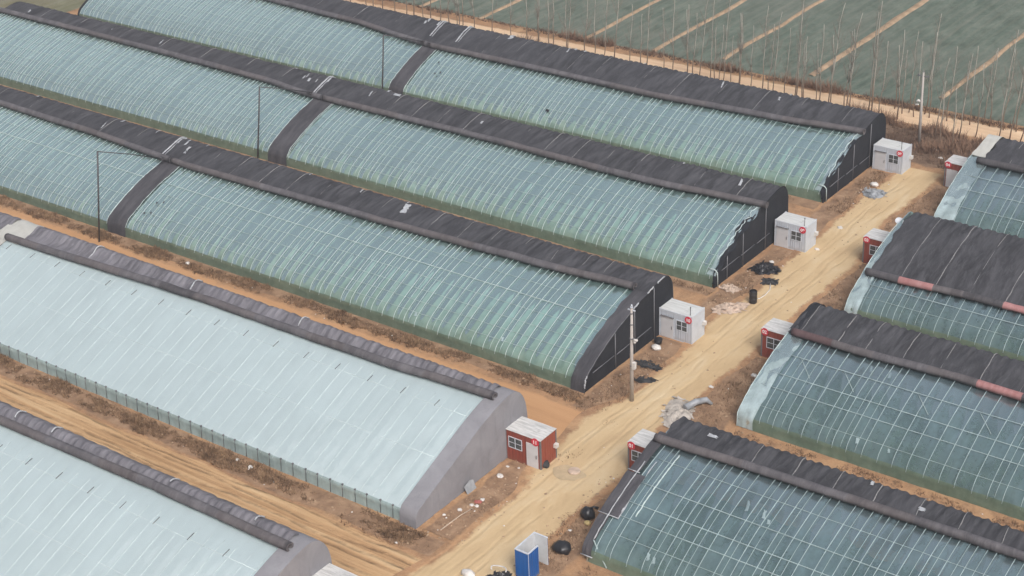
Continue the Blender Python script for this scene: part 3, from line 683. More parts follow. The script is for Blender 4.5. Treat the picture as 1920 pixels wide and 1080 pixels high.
# pale milky greenhouses with concrete end walls
set_profile(PR_PALE)
def pale_house(key, label, yf, x0, seed, conc, dv):
    P = PATH[key]
    root = greenhouse(label, yf, x0, -0.9, [(x0, dv-1.5 if dv else x0+0.1, P), ((dv or x0)+0.1, -1.15, P)] if dv else [(x0, -1.15, P)], fm='film_opaque', skm='skirt_pale', sag=0.012, seed=seed, rib_r=0.014, rib_top=9.6, rope=0, ribm='rib_pale',
        purl=((4.6, 0), (8.6, 0)), rollers=[(sub(P, (dv or x0)+0.2, -0.35), 0.36, ROLLM, [(-99, 1), (-52, 0), (-47, 1), (-41, 0), (-36, 2), (-32, 1), (-25, 0), (-19, 1), (-15, 0), (-7, 1)], seed)] + ([(sub(P, x0, dv-1.5), 0.36, ROLLM, [(-99, 1)], seed+4)] if dv else []),
        quilts=[dict(x0=(dv or x0)+1.9 if dv else x0, x1=-0.95, path=P, mat='quilt_grey', seed=seed, bump=0.42, pucker=0.06, xr=0.0)] + ([dict(x0=x0, x1=dv-1.2, path=P, mat='quilt_grey', seed=seed+1, bump=0.3)] if dv else []))
    gable_wall(root, -1.2, 0.35, 'concrete', 0.16, "end_wall")
    n = int((-1.2-x0)/1.25); src = None
    for k in range(min(n, 60)):
        if src is None:
            mb = MB(); mb.tube([(0, -0.02, 0.05), (0, 0.05, 0.95), (0, 0.10, 1.16)], 0.028, 6); mb.box(-0.06, 0.06, 0.02, 0.14, 1.10, 1.20); src = mb.build("skirt_post", 'steel_grey', root); o = src
        else: o = dup(src, root)
        o.location.x = -1.9 - k*1.25 + 0.15*nz(k*2.2, seed)
    src = None
    for k in range(min(18, int(n/3))):
        if src is None:
            mb = MB(); mb.tube([(0, *surf(arc_of(8.5), 0.03)), (0.05, *surf(arc_of(9.15), 0.03))], 0.022, 5); src = mb.build("vent_slit", 'pipe_dark', root); o = src
        else: o = dup(src, root)
        o.location.x = -4.5 - k*3.4; o.location.y = -0.6*k*0.05; 
        o.location.y = 0
    for k, x in enumerate([-4.3, -12.6, -25.2, -29.4] if key == 'L5' else [-21.0, -33.6, -46.2]):
        strap(root, x, P, seed+k, lo=0.7, hi=S_RIDGE+0.5, r=0.06, mat='scrap', bump=0.42, dx=0.1)
    return root
L4 = pale_house('L4', "pale milky film greenhouse with a grey concrete end wall beside red shed 11", 76.85, -75, 6.2, True, -56.6)
mb = MB(); arch_strip(mb, -58.2, -54.6, arc_of(9.3), S_END-1.0, 0.16, 12, 30, 0.06, 8.0, 0, 0.1); mb.build("cream_cover", 'cream', L4)
mb = MB(); arch_strip(mb, -58.2, -56.4, 0.0, arc_of(9.6), 0.09, 6, 30, 0.03, 8.5, 0, 0.05); mb.build("divider_band", 'cream', L4)
L5 = pale_house('L5', "nearest pale film greenhouse in the bottom left corner", 53.9, -60, 9.4, True, None)

# right-hand greenhouses
set_profile(PR_ARCH)
def right_house(key, label, yf, seed, x0, segs, quilt_x0, purl, straps, fm='film_clear', rope=0.45, rx0=None):
    P = PATH[key]
    root = greenhouse(label, yf, x0, 60.0, [(x0+0.05, 60.0, P)], fm=fm, seed=seed, sag=0.06, rope=rope, rib_r=0.026, ribm='rib_right', purl=purl, gs=-1, rib_top=interp(P, 30)+0.8,
        quilts=[dict(x0=quilt_x0, x1=60.0, path=P, mat='quilt', seed=seed, xr=x0, pucker=0.05, edge=(0.35, 0))],
        rollers=[(sub(P, rx0 or x0, 60.0), 0.34, ROLLM, segs, seed)])
    gable_wall(root, x0-0.1, x0, 'film_loose', 0.02)
    for k, x in enumerate(straps):
        strap(root, x, P, seed+k, lo=0.3, hi=S_RIDGE + (0.6 if k % 3 else 0.2), r=0.04 if k % 2 else 0.028)
    return root
PUR = ((1.0, 0), (2.7, 1), (4.0, 1), (6.0, 1))
R1 = right_house('R1', "nearest right greenhouse with a grey roll and black covers on its end, beside shed 01", 80.4, 11.1, 13.0, [(0, 1), (20, 0), (28, 1), (33, 0)], 13.0, ((1.4, 0), (2.7, 1), (3.9, 1), (5.6, 1), (8.0, 0)), [20.2, 23.4, 26.5, 29.5, 32.6, 35.6, 38.6], rope=0.75, rx0=12.7)
R2 = right_house('R2', "right greenhouse with maroon and pink pieces in its roll, beside shed 02", 101.6, 12.3, 13.0, [(0, 3), (17.2, 1), (20.5, 0), (25, 1), (29.3, 4), (32.6, 2)], 13.0, PUR, [13.9, 17.2, 19.6, 22.7, 25.8, 29.0, 32.2], rx0=13.4)
R3 = right_house('R3', "right greenhouse with its black quilt rolled far down, beside shed 03", 122.2, 13.7, 12.2, [(0, 2), (15.4, 4), (18.8, 1), (21.5, 2), (24.9, 4), (28.2, 2)], 12.6, ((1.1, 0), (2.3, 1)), [15.5, 18.7, 21.7, 24.9, 28], rx0=12.4)
R4 = right_house('R4', "farthest right greenhouse at the picture edge, beside red shed 04", 142.7, 15.2, 11.3, [(0, 2), (18, 1)], 12.7, ((1.6, 1), (3.6, 1), (5.4, 1)), [15.2, 18.6], rx0=12.2)
for R_, x0, w_, s0, s1, sd_ in ((R2, 12.95, 1.5, 0.05, arc_of(8.6), 1.0), (R3, 12.05, 1.25, 0.05, arc_of(10.2), 2.0), (R4, 11.2, 1.9, 0.05, arc_of(8.6), 3.0)):
    mb = MB(); arch_strip(mb, x0, x0+w_, s0, s1, 0.06, 9, 50, 0.10, sd_, 0, 0.16); mb.build("loose_film", 'film_loose', R_)
    arch_edge(R_, x0, s0, s1, 0.03, sd_, 0.06, 0.10, 'steel_white')
mb = MB(); arch_strip(mb, 12.9, 13.7, arc_of(8.5), S_END-1.2, 0.15, 6, 24, 0.05, 4.0, 0, 0.15); mb.build("end_cover", 'black_cloth', R2)
mb = MB(); arch_strip(mb, 11.25, 12.6, arc_of(8.3), S_END-1.0, 0.14, 8, 26, 0.08, 5.0, 0, 0.15); mb.build("cream_cover", 'cream', R4)
for s0, s1, a, b in ((0.55, arc_of(2.35), 12.55, 13.35), (arc_of(2.4), arc_of(6.1), 12.45, 14.0), (arc_of(6.2), arc_of(10.4), 12.5, 13.35)):
    mb = MB(); arch_strip(mb, a, b, s0, s1, 0.13, 7, 20, 0.04, s0, 0, 0.06); mb.build("end_cover", 'cloth_dark', R1)
    mb = MB(); mb.tube([(a-0.1, *surf(s0, 0.18)), (b+0.1, *surf(s0, 0.18))], 0.04, 5); mb.build("batten", 'scrap', R1)
mb = MB(); arch_strip(mb, 13.95, 14.04, arc_of(2.4), arc_of(7.6), 0.12, 3, 26, 0.03, 6.0, 0, 0.16); mb.build("torn_edge", 'scrap', R1)
arch_edge(R1, 13.25, arc_of(0.6), arc_of(7.2), 0.045, 1.0, 0.04, 0.24, 'scrap', "end_pipe")
arch_edge(R1, 15.1, arc_of(3.0), arc_of(8.9), 0.05, 2.0, 0.05, 0.05, 'steel_white', "end_pipe")
mb = MB(); mb.tube([(13.2, 0.45, 1.7), (14.6, -0.05, 0.1)], 0.05, 6); mb.build("brace", 'steel_soft', R1)
for R_, xs in ((R2, (15.4, 19.2, 25.4, 30.4, 35)), (R3, ())):
    for x in xs:
        mb = MB(); n = 8
        mb.tube([(x + 1.5*i/(n-1),) + surf(arc_of(5.9 - 1.5*i/(n-1)), 0.02) for i in range(n)], 0.025, 5); mb.build("brace", 'steel_soft', R_)
patch(R1, 16.3, S_RIDGE-0.7, 0.35, 0.9, 1.0); patch(R1, 32.7, S_RIDGE-0.9, 0.4, 0.6, 2.0); patch(R1, 28.6, S_RIDGE+0.0, 0.5, 0.3, 3.0)
for k, (x, s, L_) in enumerate([(22.0, 8.4, 1.3), (23.4, 8.2, 1.0), (17.6, 2.0, 0.7), (18.1, 1.9, 0.6), (24, 7.7, .5)]): patch(R1, x, s, L_*0.8, 0.26, k+40.0, 'film_loose', "film_patch")
for k, (x, s, L_) in enumerate([(21, 8.6, 1.1), (22.6, 8.5, 0.9), (25.6, 1.9, 0.5), (23.0, 1.9, 0.7)]): patch(R2, x, s, L_*0.7, 0.26, k+50.0, 'film_loose', "film_patch")

for yf, x0, x1, lab, h in ((142.4, -111, -0.6, "green crop inside the farthest film greenhouse", 1.5), (120.8, -111, -0.6, "green crop inside the second farthest film greenhouse", 1.6), (99.2, -111, -0.4, "green crop inside the middle film greenhouse", 1.4),
                           (80.4, 13.3, 59.5, "green crop inside the nearest right greenhouse", 1.3), (101.6, 13.3, 59.5, "green crop inside the right greenhouse with pink roll pieces", 1.5), (122.2, 12.6, 59.5, "green crop inside the right greenhouse with the low quilt", 1.5), (142.7, 11.7, 59.5, "green crop inside the farthest right greenhouse", 1.4)):
    crop_mass(yf, x0, x1, lab, h, yf)

# ------------------------------------------------------------------ sheds
def text_mesh(txt, size):
    cu = bpy.data.curves.new("number", 'FONT'); cu.body = txt; cu.size = size; cu.align_x = 'CENTER'; cu.align_y = 'CENTER'; cu.extrude = 0.01
    cu.offset = 0.012
    ob = bpy.data.objects.new("number", cu); COL.objects.link(ob)
    dg = bpy.context.evaluated_depsgraph_get(); me = bpy.data.meshes.new_from_object(ob.evaluated_get(dg))
    bpy.data.objects.remove(ob); me.materials.clear(); me.materials.append(M['letter']); return me
def badge(root, x, y, z, r, txt):
    mb = MB(); n = 28
    for yy in (y-0.04, y):
        for k in range(n): mb.v.append((x + r*cos(2*pi*k/n), yy, z + r*sin(2*pi*k/n)))
    mb.face(range(n)); mb.face([n+k for k in range(n)][::-1])
    for k in range(n): mb.face((k, n+k, n+(k+1) % n, (k+1) % n))
    b = mb.build("badge", 'badge', root)
    me = text_mesh(txt, r*1.25); o = bpy.data.objects.new("number", me); COL.objects.link(o); o.parent = b
    o.location = (x, y-0.05, z-0.02); o.rotation_euler = (pi/2, 0, 0)
def window(root, x0, x1, z0, z1):
    mb = MB(); t = 0.055; yo = -0.05
    mb.box(x0, x1, yo, 0.0, z0, z0+t); mb.box(x0, x1, yo, 0.0, z1-t, z1)
    mb.box(x0, x0+t, yo, 0.0, z0+t, z1-t); mb.box(x1-t, x1, yo, 0.0, z0+t, z1-t)
    mb.box((x0+x1)/2-t*0.5, (x0+x1)/2+t*0.5, yo, 0.0, z0+t, z1-t)
    zc = (z0+z1)/2
    mb.box(x0+t, (x0+x1)/2-t*0.5, yo+0.012, 0.0, zc-0.018, zc+0.018); mb.box((x0+x1)/2+t*0.5, x1-t, yo+0.012, 0.0, zc-0.018, zc+0.018)
    f = mb.build("window", 'white_flat', root)
    g_ = MB(); g_.box(x0+t*0.5, x1-t*0.5, -0.02, -0.004, z0+t*0.5, z1-t*0.5); g_.build("pane", 'glass', f)
    bars = MB()
    for k in range(1, 9): x = x0+t+(x1-x0-2*t)*k/9; bars.box(x-0.007, x+0.007, yo+0.017, yo+0.024, z0+t, z1-t)
    bars.build("grille", 'steel_grey', f)
def shed(x, y, color, num, label, door, win, bx, bz=2.43, side_box=True, pipe=False, W=3.3, D=2.08, H=2.7, badge_r=0.34):
    root = empty("shed", (x, y, 0), label, "shed", "numbered site sheds along the dirt road")
    p = 'white_panel' if color == 'white' else 'red_panel'
    ps = 'white_flat' if color == 'white' else 'red_side'
    post = 'white_flat' if color == 'white' else 'post_grey'
    mb = MB(); mb.box(0.06, W-0.06, 0.0, 0.06, 0.06, H-0.12); mb.build("front_wall", p, root)
    mb = MB(); mb.box(0.06, W-0.06, D-0.06, D, 0.06, H-0.12); mb.build("rear_wall", p, root)
    for xx in (0.0, W-0.06):
        mb = MB(); mb.box(xx, xx+0.06, 0.06, D-0.06, 0.06, H-0.12); mb.build("side_wall", ps, root)
    mb = MB(); t = 0.11
    for xx in (-0.015, W-t+0.015):
        for yy in (-0.015, D-t+0.015): mb.box(xx, xx+t, yy, yy+t, 0.0, H-0.02 if color == 'red' else H+0.03)
    mb.box(t, W-t, -0.012, 0.05, H-0.14, H-0.02); mb.box(t, W-t, D-0.05, D+0.012, H-0.14, H-0.02)
    mb.box(-0.012, 0.05, t, D-t, H-0.14, H-0.02); mb.box(W-0.05, W+0.012, t, D-t, H-0.14, H-0.02)
    mb.box(t, W-t, -0.010, 0.05, 0.0, 0.08); mb.box(W-0.05, W+0.010, t, D-t, 0.0, 0.08)
    mb.build("frame", post if color == 'white' else 'red_panel', root)
    if color == 'red':
        mb = MB()
        for xx in (-0.03, W-0.10):
            mb.box(xx, xx+0.13, -0.03, 0.10, 0.0, H-0.01)
        mb.box(-0.03, 0.10, D-0.10, D+0.03, 0.0, H-0.01); mb.box(W-0.10, W+0.03, D-0.10, D+0.03, 0.0, H-0.01)
        mb.build("corner_post", 'post_grey', root)
    ov = 0.05 if color == 'red' else -0.03
    mb = MB(); zr = H + (0.0 if color == 'red' else -0.02)
    n = 9
    mb.grid(n, 6, lambda i, j: (-ov + (W+2*ov)*i/(n-1), -ov + (D+2*ov)*j/5, zr + 0.035*(1-abs(2*j/5-1)) + 0.012*nz(i*1.7, j*1.3, x)), 0, False)
    mb.box(-ov, W+ov, -ov, D+ov, zr-0.035, zr-0.004)
    mb.build("roof", 'white_roof' if color == 'white' else 'old_roof', root)
    if door:
        mb = MB(); mb.box(door[0], door[1], -0.045, -0.002, 0.05, door[2]); dr = mb.build("door", 'white_door', root)
        mb = MB(); hx = door[1]-0.14; mb.box(hx-0.025, hx+0.025, -0.10, -0.045, 0.95, 1.25); mb.build("handle", 'steel_grey', dr)
        if color == 'white':
            mb = MB(); mb.box(door[0]-0.05, door[1]+0.05, -0.13, -0.002, door[2]+0.02, door[2]+0.07); mb.build("door_hood", 'post_grey', root)
    if win: window(root, *win)
    badge(root, bx, -0.05, bz, badge_r, num)
    if side_box:
        mb = MB(); yb = D-0.42
        mb.box(W+0.012, W+0.30, yb, yb+0.34, 1.18, 1.52); mb.build("outdoor_unit", 'foam', root)
    if pipe:
        mb = MB(); mb.tube([(W-0.32, 0.25, H), (W-0.32, 0.25, H+0.75)], 0.035, 7); mb.tube([(W-0.32, 0.25, H+0.70), (W-0.32, 0.25, H+0.80)], 0.06, 7); mb.build("flue", 'post_grey', root)
    return root
for y, num, lab in ((152.75, "08", "white shed 08 at the far end of the road by the brown brush"), (131.54, "09", "white shed 09 beside a heap of black plastic"), (110.77, "10", "white shed 10 to the right of the concrete light pole")):
    shed(0.0, y, 'white', num, lab, (0.22, 1.44, 2.05), (1.72, 2.84, 1.06, 2.04), 2.96, 2.35, True, True)
shed(0.3, 87.93, 'red', "11", "red shed 11 with white door and dirty white roof beside the concrete end wall", (1.98, 3.06, 2.16), (0.28, 1.56, 1.15, 2.14), 2.86, 2.46)
shed(0.3, 65.43, 'red', "12", "shed at the bottom edge, only its streaked white roof in view", (1.98, 3.06, 2.16), (0.28, 1.56, 1.15, 2.14), 2.86, 2.46)
for (x, y, num, lab, d, wn) in ((9.24, 91.5, "01", "red shed 01 beside the nearest right greenhouse, window half hidden by black covers", None, (0.3, 1.5, 1.15, 2.1)),
    (9.19, 112.3, "02", "red shed 02 in front of the roll with pink and maroon pieces", None, (0.5, 1.85, 1.0, 2.05)),
    (8.69, 132.6, "03", "red shed 03 with a dirty roof beside the low black quilt", None, (0.65, 1.9, 1.05, 2.05)),
    (8.05, 152.4, "04", "farthest red shed 04, white door and red top band", (0.2, 1.35, 2.0), (1.55, 1.9, 1.3, 2.0))):
    shed(x, y, 'red', num, lab, d, wn, 0.32, 2.48, False)

# ------------------------------------------------------------------ blue booth
b = empty("booth", (9.79, 76.2, 0), "open topped blue cubicle with white inside by the road", "booth")
H = 2.42; t = 0.06
def panel(name, x0, x1, y0, y1, outer, parent, skin):
    """wall panel: white core, blue outer skin on the given side"""
    mb = MB(); mb.box(x0, x1, y0, y1, 0.0, H); w_ = mb.build(name, 'booth_in', parent)
    mb = MB(); e = 0.03
    if skin == 'front':  mb.box(x0, x1, y0-e, y0-0.003, 0.0, H-0.07)
    if skin == 'right':  mb.box(x1+0.003, x1+e, y0, y1, 0.0, H-0.07)
    if skin == 'left':   mb.box(x0-e, x0-0.003, y0, y1, 0.0, H-0.07)
    if skin == 'back':   mb.box(x0, x1, y1+0.003, y1+e, 0.0, H-0.07)
    mb.build("cladding", 'blue', w_)
panel("front_panel", 0.0, 1.12, 0.0, t, 0, b, 'front'); panel("rear_panel", 0.0, 1.12, 2.24, 2.30, 0, b, 'back')
panel("left_panel", 0.0, t, t+0.002, 2.238, 0, b, 'left'); panel("right_panel", 1.06, 1.12, t+0.002, 1.16, 0, b, 'right')
mb = MB(); mb.box(-0.035, 1.155, -0.035, t+0.01, H-0.07+0.004, H+0.01); mb.box(-0.035, t+0.01, t+0.012, 2.228, H-0.066, H+0.01); mb.box(-0.035, 1.155, 2.23, 2.335, H-0.066, H+0.01); mb.box(1.05, 1.155, t+0.012, 1.165, H-0.066, H+0.01)
mb.build("rim", 'white_flat', b)
mb = MB()
for k in range(5): mb.box(1.15, 1.175, 0.12+k*0.22, 0.20+k*0.22, 0.0, H-0.08)
mb.build("ribs", 'blue', b)

# ------------------------------------------------------------------ poles and posts
p = empty("light_pole", (3.95, 100.2, 0), "pale concrete pole with white cameras standing by the road", "pole")
mb = MB(); mb.tube([(0, 0, 0), (0.02, 0, 4.4), (0.05, 0, 8.7)], [0.18, 0.14, 0.10], 12); mb.build("pole", 'pole_concrete', p)
mb = MB(); mb.tube([(0.05, 0, 8.7), (0.05, 0, 8.8)], 0.13, 10); mb.tube([(0.05, 0, 8.8), (0.05, 0, 9.0)], [0.10, 0.05], 10); mb.box(-0.3, 0.38, -0.05, 0.05, 8.45, 8.53); mb.build("pole_cap", 'white_flat', p)
for z in (8.2, 7.2, 5.9, 3.4):
    mb = MB(); mb.tube([(0.03, 0, z-0.05), (0.03, 0, z+0.05)], 0.17 if z < 6 else 0.14, 12); mb.build("clamp", 'steel_grey', p)
mb = MB(); mb.box(0.14, 0.30, -0.05, 0.05, 5.82, 5.9); mb.tube([(0.28, -0.05, 5.86), (0.62, -0.12, 5.95)], [0.12, 0.10], 8); mb.tube([(0.36, -0.06, 5.75), (0.36, -0.06, 5.6)], 0.11, 8); mb.build("security_camera", 'foam', p)
mb = MB(); mb.box(0.13, 0.38, -0.18, 0.14, 3.15, 3.75); mb.build("meter_box", 'foam', p)
p = empty("utility_pole", (1.47, 161.0, 0), "slim concrete pole with crossarm and white lamp in the brush", "pole")
mb = MB(); mb.tube([(0, 0, 0), (-0.05, 0, 4), (-0.1, 0, 8.2)], [0.17, 0.14, 0.10], 10); mb.build("pole", 'pole_concrete', p)
mb = MB(); mb.box(-0.75, 0.55, -0.05, 0.05, 7.75, 7.85); mb.tube([(-0.1, 0, 7.85), (-0.1, 0, 8.4)], 0.05, 6); mb.tube([(-0.65, 0, 7.85), (-0.65, 0, 8.0)], 0.05, 6); mb.tube([(0.45, 0, 7.85), (0.45, 0, 8.0)], 0.05, 6); mb.build("crossarm", 'steel_grey', p)
mb = MB(); mb.tube([(-0.15, 0, 4.9), (-0.4, -0.1, 5.05), (-0.55, -0.15, 4.9)], [0.10, 0.13, 0.11], 8); mb.tube([(-0.35, -0.1, 4.6), (-0.7, -0.1, 4.5)], 0.09, 7); mb.build("lamp", 'foam', p)
for (x, y, h, ly, ax, ay, az, lab) in ((-56.8, 97.0, 9.2, 1.6, -57.4, 106.9, 5.2, "dark hoist post in front of the middle greenhouse"), (-57.7, 120.6, 7.9, 1.5, -56.6, 128.6, 5.3, "dark hoist post in front of the second farthest greenhouse"), (-57.6, 141.6, 7.5, 1.1, -57.0, 148.9, 4.9, "dark hoist post in front of the farthest greenhouse")):
    p = empty("hoist_post", (x, y, 0), lab, "post", "hoist posts for the rolled quilts")
    mb = MB(); mb.tube([(0, 0, 0), (0.02, ly*0.5, h*0.5), (0, ly, h)], 0.085, 8); mb.build("post", 'pipe_dark', p)
    mb = MB(); dx, dy, dz = ax-x, ay-y, az-h
    mb.tube([(0, ly, h-0.02), (dx*0.5, ly+(dy-ly)*0.5, h+dz*0.5+0.1), (dx, dy, h+dz)], 0.05, 7); mb.build("arm", 'pipe_dark', p)
    mb = MB(); mb.box(dx-0.22, dx+0.22, dy-0.14, dy+0.14, h+dz-0.15, h+dz+0.15); mb.build("winch", 'pipe_dark', p)

# ------------------------------------------------------------------ rubbish and loose things along the road
def heap(name, x, y, rx, ry, h, mat, seed, label, cat, fold=2.0, rz=0.0, n=0, sharp=0.6):
    """loose sheeting: crumpled sheet body plus torn flaps lying at all angles"""
    mb = MB(); rng = random.Random(int(seed*13)); K, J = 40, 12
    def out(a): return 1 + 0.38*nz(cos(a)*1.6, sin(a)*1.6, seed) + 0.16*nz(cos(a)*5, sin(a)*5, seed)
    def fn(i, j):
        a = 2*pi*i/K; r = j/J; rr = r*out(a); px, py = rr*rx*cos(a), rr*ry*sin(a)
        z = h*(1-r*r)*(0.35 + 0.45*nz(px*1.3, py*1.3, seed)) + h*sharp*(0.55-1.6*abs(nz(px*fold, py*fold, seed+4)))*(1-r**3) + 0.3*h*nz(px*5, py*5, seed)*(1-r)
        return (px*cos(rz)-py*sin(rz), px*sin(rz)+py*cos(rz), max(0.0, z) + 0.02*(1-r))
    mb.grid(K+1, J+1, fn, 0, False)
    for _ in range(int(26*rx*ry)+14):
        a = rng.uniform(0, 2*pi); r = rng.uniform(0.45, 1.12); px, py = r*out(a)*rx*cos(a), r*out(a)*ry*sin(a)
        l, w_ = rng.uniform(0.12, 0.40), rng.uniform(0.05, 0.16); b_ = rng.uniform(0, 2*pi); z0 = max(0.015, h*0.6*(1-r)); t1, t2 = rng.uniform(0.0, 0.18), rng.uniform(0.0, 0.12); b0 = len(mb.v)
        for u, v, zz in ((-1, -1, 0), (1, -0.8, t1), (0.8, 1, t2), (-0.9, 0.7, 0.02)):
            qx, qy = px + u*l*cos(b_) - v*w_*sin(b_), py + u*l*sin(b_) + v*w_*cos(b_)
            mb.v.append((qx*cos(rz)-qy*sin(rz), qx*sin(rz)+qy*cos(rz), z0+zz))
        mb.face((b0, b0+1, b0+2, b0+3))
    o = mb.build(name, mat, None, (x, y, 0.075)); return tag(o, label, cat)
def lump(name, x, y, r, sq, mat, seed, label, cat, group=None, neck=False):
    bm = bmesh.new(); small = max(r) < 0.42 and mat in ('foam', 'red_rag')
    bmesh.ops.create_icosphere(bm, subdivisions=2 if small else 3, radius=1.0)
    if small: r = tuple(q*0.72 for q in r)
    for v in bm.verts:
        k = 1 + (0.5 if small else 0.2)*nz(*(v.co*1.7 + Vector((seed, seed, 0)))) + 0.07*nz(*(v.co*5 + Vector((seed, 0, 0))))
        v.co = Vector((v.co.x*r[0], v.co.y*r[1], v.co.z*r[2]*sq))*k
        v.co.z = max(v.co.z, -r[2]*sq*0.7)
    me = bpy.data.meshes.new(name); bm.to_mesh(me); bm.free(); me.materials.append(M[mat])
    for pl in me.polygons: pl.use_smooth = not small
    o = bpy.data.objects.new(name, me); COL.objects.link(o); o.location = (x, y, r[2]*sq*0.7); tag(o, label, cat, group)
    if neck:
        mb = MB(); mb.tube([(0.3*r[0], 0.2*r[1], r[2]*0.8), (0.7*r[0], 0.5*r[1], r[2]*1.1), (1.1*r[0], 0.9*r[1], r[2]*0.8)], [0.12, 0.07, 0.13], 8); mb.build("tied_neck", mat, o)
    return o
lump("plastic_bag", 10.05, 84.75, (0.55, 0.5, 0.55), 1.0, 'black_plastic', 3.0, "round black plastic bag beside a small yellow clump", "bag", None, True)
lump("plastic_bag", 10.75, 80.4, (0.75, 0.6, 0.45), 1.0, 'black_plastic', 8.0, "flat oval black plastic bag near the blue cubicle", "bag", None, False)
lump("straw_clump", 10.5, 84.05, (0.25, 0.22, 0.22), 0.9, 'straw', 2.0, "small yellow clump touching the round black bag", "clump")
mb = MB(); K = 18
prof = [(0.0, 0.0), (0.34, 0.0), (0.36, 0.05), (0.36, 0.40), (0.38, 0.42), (0.38, 0.46), (0.36, 0.48), (0.36, 0.85), (0.38, 0.87), (0.38, 0.92), (0.36, 0.94), (0.36, 1.14), (0.33, 1.20), (0.31, 1.20), (0.30, 1.0), (0.0, 1.0)]
for r_, z_ in prof:
    for k in range(K): mb.v.append((r_*cos(2*pi*k/K), r_*sin(2*pi*k/K), z_))
for i in range(len(prof)-1):
    for k in range(K): k2 = (k+1) % K; mb.face((i*K+k, i*K+k2, (i+1)*K+k2, (i+1)*K+k), 0, False)
tag(mb.build("barrel", 'black_plastic', None, (4.02, 120.2, 0.07)), "upright black plastic barrel on the road edge", "barrel")
heap("plastic_heap", 1.75, 126.5, 1.25, 1.15, 0.42, 'black_plastic', 5.0, "glossy black plastic sheeting heap beside shed 09", "rubbish", 2.2)
heap("net_pile", 3.35, 124.5, 0.85, 0.55, 0.15, 'dark_net', 6.0, "flat dark net pile beside the road below the plastic heap", "rubbish", 2.6)
heap("film_heap", 3.0, 147.0, 1.05, 1.15, 0.28, 'sheet_grey', 7.0, "crumpled grey film heap near white shed 08", "rubbish", 2.0)
heap("sheet_heap", 8.1, 100.6, 1.3, 2.0, 0.30, 'sheet_pale', 8.0, "crumpled pale plastic sheet behind red shed 01", "rubbish", 1.6, 0.4)
mb = MB(); mb.tube([(8.4, 101.2, 0.35), (8.8, 102.2, 0.5), (9.3, 103.0, 0.48), (9.75, 103.2, 0.1)], [0.30, 0.28, 0.25, 0.12], 9); tag(mb.build("film_roll", 'sheet_grey'), "grey rolled film lying behind red shed 01", "film roll")
heap("net_pile", 2.0, 105.7, 1.15, 0.5, 0.18, 'dark_net', 9.0, "dark torn netting on the soil behind the light pole", "rubbish", 3.0)
heap("net_pile", 3.2, 103.5, 0.95, 0.35, 0.12, 'dark_net', 10.0, "small dark net strip between the light pole and road", "rubbish", 3.0, 0.5)
heap("plastic_heap", 9.4, 75.2, 1.2, 0.9, 0.7, 'black_plastic', 14.0, "black plastic heap with a white rim in front of the cubicle", "rubbish", 1.6)
mb = MB(); mb.tube([(8.9+0.6*cos(a*0.45), 75.4+0.4*sin(a*0.45), 0.78+0.05*sin(a)) for a in range(10)], 0.05, 6); tag(mb.build("hose", 'foam'), "white hose on the black heap before the cubicle", "hose")
lump("foam_block", 6.95, 74.4, (0.55, 0.35, 0.3), 1.0, 'foam', 3.3, "white foam block at the bottom edge near the cubicle", "foam")
mb = MB(); mb.tube([(3.6, 124.2, 0.15), (4.1, 123.2, 0.06), (4.25, 122.0, 0.05), (4.15, 121.2, 0.05), (3.9, 120.8, 0.04)], 0.05, 6); tag(mb.build("hose", 'foam'), "pale hose curling from the net pile to the barrel", "hose")
heap("rubble_pile", 2.8, 118.2, 1.6, 0.85, 0.32, 'rubble', 15.0, "pale broken slab rubble near the road below the barrel", "rubble", 2.0, 0.9)
heap("rubble_pile", 1.0, 121.4, 0.9, 0.6, 0.25, 'rubble', 16.0, "low soil rubble at the front corner of the second greenhouse", "rubble", 2.0)
mb = MB(); K = 24
for r_, z_ in ((0.48, 0.0), (0.48, 0.09), (0.43, 0.12), (0.0, 0.12)):
    for k in range(K): mb.v.append((r_*cos(2*pi*k/K), r_*sin(2*pi*k/K), z_))
for i in range(3):
    for k in range(K): k2 = (k+1) % K; mb.face((i*K+k, i*K+k2, (i+1)*K+k2, (i+1)*K+k))
tag(mb.build("manhole_cover", 'rubble', None, (5.87, 89.1, 0.10)), "pale round concrete cover in the road by red shed 11", "manhole")
mb = MB(); n = 26
mb.v = [(0, 0, 0)] + [((1.35+0.4*nz(cos(a)*1.3, sin(a)*1.3, 2))*cos(a), (1.0+0.3*nz(cos(a)*1.3, sin(a)*1.3, 7))*sin(a), 0) for a in [2*pi*k/n for k in range(n)]]
for k in range(n): mb.face((0, 1+k, 1+(k+1) % n))
M['cement'] = plain("cement_stain", (0.50, 0.385, 0.245), 0.9, var=0.2, scale=1.2)
tag(mb.build("cement_patch", 'cement', None, (5.6, 88.7, 0.096)), "greyish cement patch around the round cover", "ground", kind="structure")
# waste along the concrete wall
rng = random.Random(5)
for k, (x, y, r, mat, lab) in enumerate([(2.25, 82.3, .22, 'foam', "white bag by the road corner of the concrete wall"), (1.95, 81.3, .2, 'foam', "small white carton lying left of the red rag"), (1.6, 80.3, .24, 'foam', "pale bag lying near the long stick"),
        (1.45, 85.5, .32, 'foam', "white bowl shaped foam at the foot of the concrete wall"), (2.35, 81.4, .2, 'foam', "white bottle just right of the red rag"), (1.0, 79.2, .18, 'foam', "small pale bag at the front end of the stick")]):
    lump("waste_bag", x, y, (r*1.2, r, r*0.7), 1.0, mat, k*3.7, lab, "waste", "white waste along the concrete wall")
lump("rag", 2.1, 81.9, (0.4, 0.35, 0.12), 1.0, 'red_rag', 4.4, "faded red rag among white waste by the concrete wall", "rag")
mb = MB(); mb.grid(6, 6, lambda i, j: (0.45 + 0.30*(j/5.0)*-1 + 0.45, 82.2 + 1.1*i/5 + 0.05*nz(i, j), 0.03 + 0.85*j/5*(1-0.5*abs(i/5-0.6))), 0, True)
